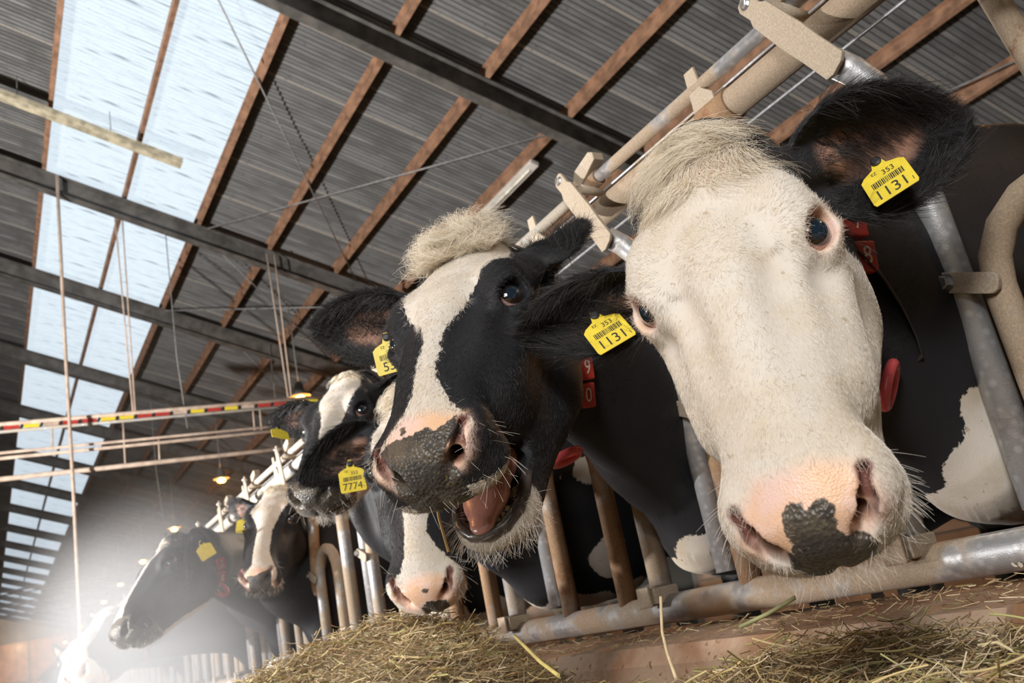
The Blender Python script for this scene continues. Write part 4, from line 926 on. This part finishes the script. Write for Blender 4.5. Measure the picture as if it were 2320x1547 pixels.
        if wl.sum() > 2:
            def lash(p, nr):
                s_ = np.sign(p[:, 0])[:, None]; return np.array([.9, -.2, .55])*np.concatenate([s_, np.ones_like(s_), np.ones_like(s_)], 1)
            lc = c.get('lash', (.82, .74, .62)); o = fur(S, c.get('nl', 90), wl*1., .017, k*1.1, 'lashes', root, M['hair'], .9, m=6, spread=.22, d0=lash, droop=.5, white=np.array(lc), black=np.array(lc if c.get('pinklids') else (.02, .02, .02))); o['kind'] = 'stuff'
    from mathutils.bvhtree import BVHTree
    bv = BVHTree.FromPolygons(Wd.tolist(), F.tolist())
    if c.get('digits') is not None: collar(root, bv, R, t, c['digits'], c.get('ang', (-1.9,)), drop=c.get('drop', True), cy=c.get('cy', -.03), blocks=c.get('blocks'))
    c['_bv'] = bv; c['_R'] = R; c['_t'] = t; c['_root'] = root; c['_inv'] = inv; c['_Mh'] = Mh
    for ch in root.children:
        if ch.type == 'CURVES': ch.matrix_local = inv @ Mh
    for tg in c.get('tags', []): ear_tag(root, tg[0], tg[1], tg[2], tg[3], s=tg[4] if len(tg) > 4 else 1., detail=tg[5] if len(tg) > 5 else 2)
    HERD.append(root); return root
LABELS = dict(
 a='white faced cow nearest the camera, dark spotted pink muzzle and tag 1131 in both ears',
 b='black cow with an open mouth and curly white topknot, white blaze between black eye patches',
 c='black cow with short white blaze and dark nose, its head above the tag 7774 ear',
 d='cow with a long narrow white face lowered over the feed, ear tag 7774',
 e='cow with white stripe down the face looking straight at the camera, dark nose',
 f='black cow in profile with thin white jaw line and red collar blocks',
 g='cow with bright white face lowest in the haze',
 i='farthest cow of the row, half hidden beyond the hazy white face',
 s='black and white cow standing crosswise in the shed behind the fence bars')
for k_, c_ in COWS.items(): make_cow(c_, LABELS[k_])
COWS['s']['_root']['group'] = 'cows behind the fence'; COWS['s']['_root'].location = (4.6, 6.3, -.12) if False else COWS['s']['_root'].location
# open mouth of the lowing cow: tongue, lips, teeth
cb = COWS['b']; jw = cb['jaw']; AJ = rot((1, 0, 0), -jw); JJ = lambda p: tuple((AJ @ (np.asarray(p, float) - JAW)) + JAW)
vt = Vol(np.arange(-.06, .06, .0025), np.arange(.2, .5, .0025), np.arange(-.30, -.12, .0025))
up3 = AJ @ np.array([0, 0, 1.])
for (p0, p1, r0, r1) in (((0, .27, -.150), (0, .36, -.146), .028, .027), ((0, .36, -.146), (0, .415, -.138), .027, .023), ((0, .415, -.138), (.004, .452, -.140), .023, .014)):
    vt.cap(JJ(p0), JJ(p1), r0*1.45, r1*1.45, .012, flat=(up3, 2.2))
P_, Fq = vt.mesh(2); mo = link('tongue', pm('tongue', P_, Fq, True), M['tongue'], cb['_root']); mo.matrix_local = cb['_inv'] @ cb['_Mh']
lipp = [(-.052, .352, -.157), (-.054, .385, -.153), (-.051, .415, -.150), (-.043, .442, -.149), (-.025, .461, -.150), (0, .468, -.151), (.025, .461, -.150), (.043, .442, -.149), (.051, .415, -.150), (.054, .385, -.153), (.052, .352, -.157)]
o = tube('lower_lip', [JJ(p) for p in lipp], [.007, .0085, .0095, .0095, .009, .009, .009, .0095, .0095, .0085, .007], M['gum'], cb['_root'], 12); o.matrix_local = cb['_inv'] @ cb['_Mh']
for q in range(8):
    a = math.radians(-62 + 124*q/7); p = np.array([.032*math.sin(a), .418 + .036*math.cos(a), -.149]); V, F = tube_geo([JJ(p + (0, 0, -.012)), JJ(p), JJ(p + (0, 0, .004))], [.0045, .0045, .0028], 8)
    o = link('tooth', pm('tooth', V, F, True), M['tooth'], cb['_root']); o.matrix_local = cb['_inv'] @ cb['_Mh']
# ---------------------------------------------------------------- feed
def feed_h(x, y):
    x = np.asarray(x, float); y = np.asarray(y, float)
    h = .155 + .03*np.sin(x*5.1 + y*2.3) + .02*np.sin(x*9 - y*7.1) + .015*np.sin(x*17 + y*13)
    def hill(cx, cy, rx, ry, a): return a*np.exp(-((x-cx)/rx)**2 - ((y-cy)/ry)**2)
    h = h + hill(.78, 2.02, .24, .42, .20) + hill(.55, 2.7, .35, .45, .10) + hill(.45, 1.05, .25, .35, .055) + hill(.62, .62, .3, .28, .02) + hill(.98, .50, .22, .42, .055) + hill(.5, 3.4, .4, .5, .06)
    h = h - .10*sstep(2.6, 4.5, y) - .06*sstep(.85, 1.05, x)*sstep(.9, 1.2, y)*sstep(1.75, 1.5, y)
    return np.maximum(h*sstep(-1.4, -.5, x), .005)
gx = np.arange(-1.5, 1.06, .03); gy = np.concatenate([np.arange(-.6, 4, .03), np.arange(4, 14, .12)]); GX, GY = np.meshgrid(gx, gy, indexing='ij'); GZ = feed_h(GX, GY) + rng.normal(0, .004, GX.shape)
nx_, ny_ = GX.shape; ids = np.arange(nx_*ny_).reshape(nx_, ny_); FF = np.stack([ids[:-1, :-1], ids[1:, :-1], ids[1:, 1:], ids[:-1, 1:]], -1).reshape(-1, 4)
def m_feed():
    k = N('chopped silage'); co = k.coord(); c = k.mix(k.mr(k.noise(70, co, 6, .7), .35, .68), (.13, .09, .045), (.50, .38, .22)); k.p(Base_Color=c, Roughness=.9); k.bump(k.noise(160, co, 5), 1., .01); return k.m
feed = tag(link('feed_heap', pm('feed_heap', np.stack([GX, GY, GZ], -1).reshape(-1, 3), FF, True), m_feed()), 'loose heaped hay and silage lying along the feed passage', 'feed', None, 'stuff')
def stalks(name, n, xr, yr, ln, rad, pal, lift=.35, lay=.0, dens=None):
    x = rng.uniform(*xr, n); y = yr[0] + (yr[1] - yr[0])*rng.random(n)**(dens or 1.); L = rng.uniform(*ln, n); th = rng.uniform(0, 6.283, n); ph = rng.normal(0, lift, n); d = np.stack([np.cos(th)*np.cos(ph), np.sin(th)*np.cos(ph), np.sin(ph)], 1)
    c = np.stack([x, y, feed_h(x, y) + np.abs(rng.normal(0, .012, n)) + .004 + lay], 1); s = np.linspace(-.5, .5, 4); bend = rng.normal(0, .12, (n, 3))
    P = c[:, None, :] + d[:, None, :]*(L[:, None]*s)[..., None] + bend[:, None, :]*(L[:, None]*(s*s)*2)[..., None]; P[..., 2] = np.maximum(P[..., 2], .01)
    P[..., 0] = np.minimum(P[..., 0], 1.035)
    i = rng.integers(0, len(pal), n); col = np.array(pal)[i]*(1 + rng.normal(0, .18, (n, 1)))
    o = curves_obj(name, P, (rad[0] + (rad[1] - rad[0])*rng.random((n, 1))), M['hair'], feed, np.clip(col, .01, 1)); o['kind'] = 'stuff'; return o
PAL = [(.60, .45, .25), (.68, .55, .34), (.46, .34, .18), (.34, .25, .12), (.78, .66, .46), (.27, .23, .10), (.48, .30, .16), (.22, .15, .075)]
stalks('hay_stalks', 46000, (.15, 1.03), (.15, 2.7), (.010, .042), (.0003, .0009), PAL, .35)
stalks('straw_pieces', 2000, (.15, 1.03), (.15, 2.9), (.03, .095), (.0007, .0016), [(.66, .52, .26), (.58, .43, .18), (.50, .40, .16), (.42, .40, .16)], .30, .008)
stalks('far_hay_stalks', 9000, (-.3, 1.03), (2.5, 7), (.03, .09), (.0012, .0024), PAL, .4)
# litter on the kerb ledge
n = 900; x = rng.uniform(1.06, 1.25, n); y = rng.uniform(.2, 2.6, n); th = rng.uniform(0, 6.28, n); L = rng.uniform(.008, .03, n); s = np.linspace(-.5, .5, 3)
P = np.stack([x, y, .246 + .012*(x - 1.07)/.2 + rng.uniform(.002, .012, n)], 1)[:, None, :] + np.stack([np.cos(th), np.sin(th), rng.normal(0, .25, n)], 1)[:, None, :]*(L[:, None]*s)[..., None]
o = curves_obj('kerb_litter', P, np.full((n, 1), .0007), M['hair'], feed, np.array(PAL)[rng.integers(0, len(PAL), n)]*1.1); o['kind'] = 'stuff'
# single stalks one can point at
def stalk(pts, r, col, label):
    k = plain('stalk', col, .6, 0, .15, 40); o = tube('straw_stalk', [tuple(p) for p in pts], r, k, None, 8); tag(o, label, 'straw'); return o
stalk([at(1497, 1352, 1.30), at(1500, 1430, 1.27), at(1512, 1480, 1.22), at(1532, 1538, 1.16)], .0022, (.72, .58, .36), 'pale straw stalk leaning upright against the kerb below the fence')
stalk([at(1676, 1420, 1.12), at(1740, 1390, 1.10), at(1802, 1353, 1.08)], .0026, (.42, .42, .20), 'greenish stalk lying aslant under the white faced cow muzzle')
stalk([at(985, 1120, 1.24), at(995, 1175, 1.225), at(1016, 1250, 1.21)], .0020, (.72, .50, .20), 'yellow straw hanging from the open mouth of the lowing cow')
stalk([at(1165, 1440, 1.35), at(1225, 1500, 1.22), at(1265, 1530, 1.15)], .0026, (.70, .58, .20), 'yellow straw propped at the near end of the kerb on the heap')
stalk([at(2215, 1462, .98), at(2260, 1455, .97), at(2340, 1500, .93)], .0018, (.74, .62, .38), 'long bent straw on the heap at the right edge')
# pale ragged bag of minerals at the foot of the bars
vb = Vol(np.arange(-.11, .11, .006), np.arange(-.08, .08, .006), np.arange(-.02, .08, .006)); vb.ell((-.03, 0, .015), (.06, .05, .028), .02); vb.ell((.04, .01, .018), (.05, .04, .03), .02); vb.cap((.07, 0, .03), (.095, .01, .045), .012, .006, .015)
P_, Fq = vb.mesh(1); o = link('plastic_bag', pm('plastic_bag', P_, Fq, True), plain('crumpled white film', (.72, .72, .74), .35, 0, .1, 30, .5)); o.location = tuple(at(672, 1512, 2.75)); tag(o, 'crumpled white plastic scrap lying on the feed at the foot of the bars', 'plastic bag')
# ---------------------------------------------------------------- overhead pipes, lamps, rods
def pipes(y, z, n_, near):
    r = tag(empty('overhead_pipe_rack', (2.2, y, z)), 'pale pipe rack with red and yellow striped top rail hanging across the barn' if near else 'second hazy pipe rack crossing the barn beyond the striped one', 'pipe rack', None)
    sg = 10 if near else 6; x0, x1 = -2.6, 2.9; sk = -.12
    Y = lambda x: sk*(x)
    def bar(name, dz, rr, a=x0, b=x1, mat=M['pipe']): tube(name, [(a, Y(a), dz), (b, Y(b), dz)], rr, mat, r, sg)
    bar('top_pipe', 0, .030); bar('top_pipe', -.105, .022, mat=M['white_rail']); bar('middle_pipe', -.40, .020); bar('middle_pipe', -.475, .024); bar('bottom_pipe', -.76, .034)
    if near:
        i = 0; x = x0 + .05
        while x < x1 - .1:
            box('striped_block', (x, Y(x), -.055), (.19, .02, .05), (M['red'], M['yellow'], M['pipe'], M['yellow'], M['red'])[(i*7 % 11) % 5], r); box('spacer', (x + .12, Y(x+.12), -.055), (.035, .035, .062), M['black'], r, Matrix.Rotation(.5, 3, 'Y')); x += .24; i += 1
        for x, dz, top in ((-2.15, -.43, 0), (.0, -.76, -.43), (1.35, -.43, -.08), (1.45, -.43, -.08), (-.45, -.76, -.1), (2.55, -.76, -.43), (-1.35, -.43, 0)): tube('drop_rod', [(x, Y(x), dz), (x + .01, Y(x), top)], .012, M['pipe'], r, 8)
        for x in (-.30, -.27, 1.90, 1.95): tube('hanger_rod', [(x, Y(x), 0), (x*1.0 + .02 - .25*(0 if x in (-.27, 1.95) else .3), Y(x), roof_z(2.2 + x) - z - .30)], .011, M['pipe'], r, 8)
    return r
pipes(13.35, 4.15, 5, True); pipes(33.4, 4.2, 5, False)
o = tube('hanging_pole', [(1.05, 13.2, 1.05), (1.06, 13.2, 3.0), (1.05, 13.2, 5.2), (1.06, 13.2, roof_z(1.06) - .2)], .024, M['pipe'], None, 10); tag(o, 'thin pinkish upright pole hanging from the roof at far left', 'pole')
for x, y in ((2.55, 13.3), (5.0, 16.8), (3.4, 21.2)):
    o = tube('hanging_rope', [(x, y, roof_z(x) - .2), (x + .02, y + .1, 5.0), (x + .1, y + .2, 3.9)], .008, M['rod'], None, 6); tag(o, {13.3: 'thin grey rope dangling before the glazed strip', 16.8: 'thin grey rope dangling from the second rafter', 21.2: 'thin rope dangling from the third rafter'}[y], 'rope')
def sodium(y, i):
    r = tag(empty('hanging_lamp', (4.97, y, 4.78)), 'glowing orange sodium lamp hung from the roof, ' + ['first of the row', 'second of the row', 'third of the row', 'fourth of the row', 'fifth of the row', 'sixth of the row', 'seventh of the row', 'eighth of the row', 'last of the row'][i] + ' going away', 'lamp', 'orange sodium lamps')
    V, F = tube_geo([(0, 0, .30), (0, 0, .26), (0, 0, .12), (0, 0, .02)], [.03, .07, .09, .19], 16, False); link('lamp_shade', pm('lamp_shade', V, F, True), M['dark_wall'], r)
    bm = bmesh.new(); bmesh.ops.create_uvsphere(bm, u_segments=14, v_segments=8, radius=.075); bmesh.ops.scale(bm, vec=(1.35, 1, .8), verts=bm.verts); me = bpy.data.meshes.new('bulb'); bm.to_mesh(me); bm.free(); b = link('bulb', me, M['sodium'], r); b.location = (0, 0, -.015)
    tube('lamp_cord', [(0, 0, .29), (0, 0, roof_z(4.97) - 4.78 - .02)], .012, M['rod'], r, 6)
    l = bpy.data.lights.new('orange_light', 'POINT'); l.energy = 42; l.color = (1, .42, .10); l.shadow_soft_size = .12; lo = bpy.data.objects.new('orange_light', l); COL.objects.link(lo); lo.parent = r; lo.location = (0, 0, -.16)
for i, y in enumerate((15.2, 21.9, 28.6, 35.3, 42.0, 48.6, 55.2, 62, 75)): sodium(y, i)
# unseen orange spots added above the frame to light cows, passage and far wall
def orange_fill(x, y, z, e):
    lamp('orange_light', 'SPOT', (x, y, z), e, (1, .45, .14), (x + .01, y, 0), .15, 150, .4)
orange_fill(5.4, 8.0, 3.3, 260); orange_fill(4.9, 2.6, 3.4, 140); orange_fill(-2.4, 4.2, 3.2, 90); lamp('orange_light', 'SPOT', (2.2, 78, 5.2), 2600, (1, .66, .36), (2.2, 85, 3.6), .2, 120, .5)  # the far one is added to brighten the gable wall
# white tube light under the fourth purlin
x = PX[6] - .55; r = tag(empty('ceiling_light', (PX[5] + .10, 7.2, roof_z(PX[5]) - .21)), 'long white tube light housing fixed under a rusty purlin', 'light')
x5 = PX[5]
r.location = (PX[6] + .03, 9.3, roof_z(PX[6]) - .20); box('housing', (0, 0, 0), (.13, 1.45, .07), M['lampwhite'], r, Matrix.Rotation(math.atan(SL), 3, 'Y'), .01); tube('tube_lamp', [(-.02, -.6, -.045), (-.02, .6, -.045)], .016, M['white'], r, 10)
# pale dusty tray hanging under the glazed strip
r = tag(empty('hanging_tray', (.3, 11.4, roof_z(.3) - .4)), 'pale dusty flat tray hanging across the glazed strip at upper left', 'tray'); RT_ = Matrix.Rotation(math.atan(SL), 3, 'Y')
box('tray_bed', (-.35, 0, .26 - .35*SL), (5.4, .17, .02), M['tray'], r, RT_); box('tray_side', (-.35, .085, .28 - .35*SL), (5.4, .012, .07), M['tray'], r, RT_); box('tray_side', (-.35, -.085, .28 - .35*SL), (5.4, .012, .07), M['tray'], r, RT_)
for xx in (-1.6, .2, 1.3): tube('tray_hanger', [(xx, 0, .26 - (xx + .7)*SL), (xx, 0, .42 - (xx)*SL)], .006, M['rod'], r, 6)
# ragged pale cloth under the rafter
V, F = [], []
for i in range(9):
    for j in range(5):
        V.append((.05*j + .012*math.sin(i*1.7 + j), .015*math.sin(i*.9 + j*2.1), -.085*i - .03*abs(j - 2)*(i > 6)))
for i in range(8):
    for j in range(4): F.append((i*5+j, i*5+j+1, i*5+j+6, i*5+j+5))
o = link('hanging_cloth', pm('hanging_cloth', V, F, True), plain('grey cobwebbed cloth', (.42, .40, .37), .8, 0, .3, 14)); so = o.modifiers.new('thick', 'SOLIDIFY'); so.thickness = .006; o.location = tuple(at(838, 650, 14.6)); tag(o, 'ragged pale cloth dangling from the roof above the lowing cow', 'cloth')
# ---------------------------------------------------------------- dust and breath in the air, lit by the flash
def fog(name, lo, hi, dens, centre, rad, label, c=(.9, .92, .95)):
    V, F = box_geo(((lo[0]+hi[0])/2, (lo[1]+hi[1])/2, (lo[2]+hi[2])/2), (hi[0]-lo[0], hi[1]-lo[1], hi[2]-lo[2])); m = bpy.data.materials.new(name); m.use_nodes = True; t = m.node_tree
    for n_ in list(t.nodes):
        if n_.type == 'BSDF_PRINCIPLED': t.nodes.remove(n_)
    out = t.nodes['Material Output']; vs = t.nodes.new('ShaderNodeVolumePrincipled'); vs.inputs['Color'].default_value = (*c, 1); vs.inputs['Anisotropy'].default_value = -.05
    geo = t.nodes.new('ShaderNodeNewGeometry'); mp = t.nodes.new('ShaderNodeMapping'); mp.vector_type = 'TEXTURE'; mp.inputs['Location'].default_value = centre; mp.inputs['Scale'].default_value = rad; t.links.new(geo.outputs['Position'], mp.inputs[0])
    ln_ = t.nodes.new('ShaderNodeVectorMath'); ln_.operation = 'LENGTH'; t.links.new(mp.outputs[0], ln_.inputs[0]); mr = t.nodes.new('ShaderNodeMapRange'); mr.interpolation_type = 'SMOOTHSTEP'; mr.inputs[1].default_value = 1.; mr.inputs[2].default_value = 0.; mr.inputs[3].default_value = 0; mr.inputs[4].default_value = 1; t.links.new(ln_.outputs['Value'], mr.inputs[0])
    nz_ = t.nodes.new('ShaderNodeTexNoise'); nz_.inputs['Scale'].default_value = 2.2; nz_.inputs['Detail'].default_value = 3; t.links.new(geo.outputs['Position'], nz_.inputs['Vector']); mu = t.nodes.new('ShaderNodeMath'); mu.operation = 'MULTIPLY'; t.links.new(mr.outputs[0], mu.inputs[0]); t.links.new(nz_.outputs[0], mu.inputs[1])
    m2 = t.nodes.new('ShaderNodeMath'); m2.operation = 'MULTIPLY'; m2.inputs[1].default_value = dens*2; t.links.new(mu.outputs[0], m2.inputs[0]); t.links.new(m2.outputs[0], vs.inputs['Density']); t.links.new(vs.outputs[0], out.inputs['Volume'])
    o = link(name, pm(name, V, F), m); tag(o, label, 'haze', None, 'stuff'); return o
fog('breath_haze', (-.15, 3.15, .1), (1.2, 6.6, 1.5), 1.35, (.58, 4.35, .46), (.66, 1.45, .80), 'bright misty breath drifting round the far cow heads at lower left')
fog('shed_haze', (1.6, .2, .0), (6.1, 9, 1.6), .42, (2.5, 2.6, .5), (2.0, 3.4, 1.0), 'thin grey dusty haze behind the feed fence among the cows', (.92, .88, .78))
lamp('shed_fill', 'AREA', (5.6, 6.0, 3.6), 190, (1, .86, .66), (3.0, 4.0, .2), 1.6)  # added area fill to brighten the shed behind the fence
lamp('orange_light', 'SPOT', (3.4, -.9, 3.1), 22, (1, .52, .20), (1.5, 2.3, .5), .15, 70, .5)  # added orange spot that warms the chest patches behind the bars
# faint dust through the far length of the barn
V, F = box_geo((0, 49.5, 4.0), (23.4, 68, 7.6)); m = bpy.data.materials.new('far dust'); m.use_nodes = True
for n_ in list(m.node_tree.nodes):
    if n_.type == 'BSDF_PRINCIPLED': m.node_tree.nodes.remove(n_)
vs = m.node_tree.nodes.new('ShaderNodeVolumeScatter'); vs.inputs['Color'].default_value = (.93, .95, .90, 1); vs.inputs['Density'].default_value = .009; m.node_tree.links.new(vs.outputs[0], m.node_tree.nodes['Material Output'].inputs['Volume'])
tag(link('barn_haze', pm('barn_haze', V, F), m), 'faint greenish grey dust haze filling the far length of the barn', 'haze', None, 'stuff')
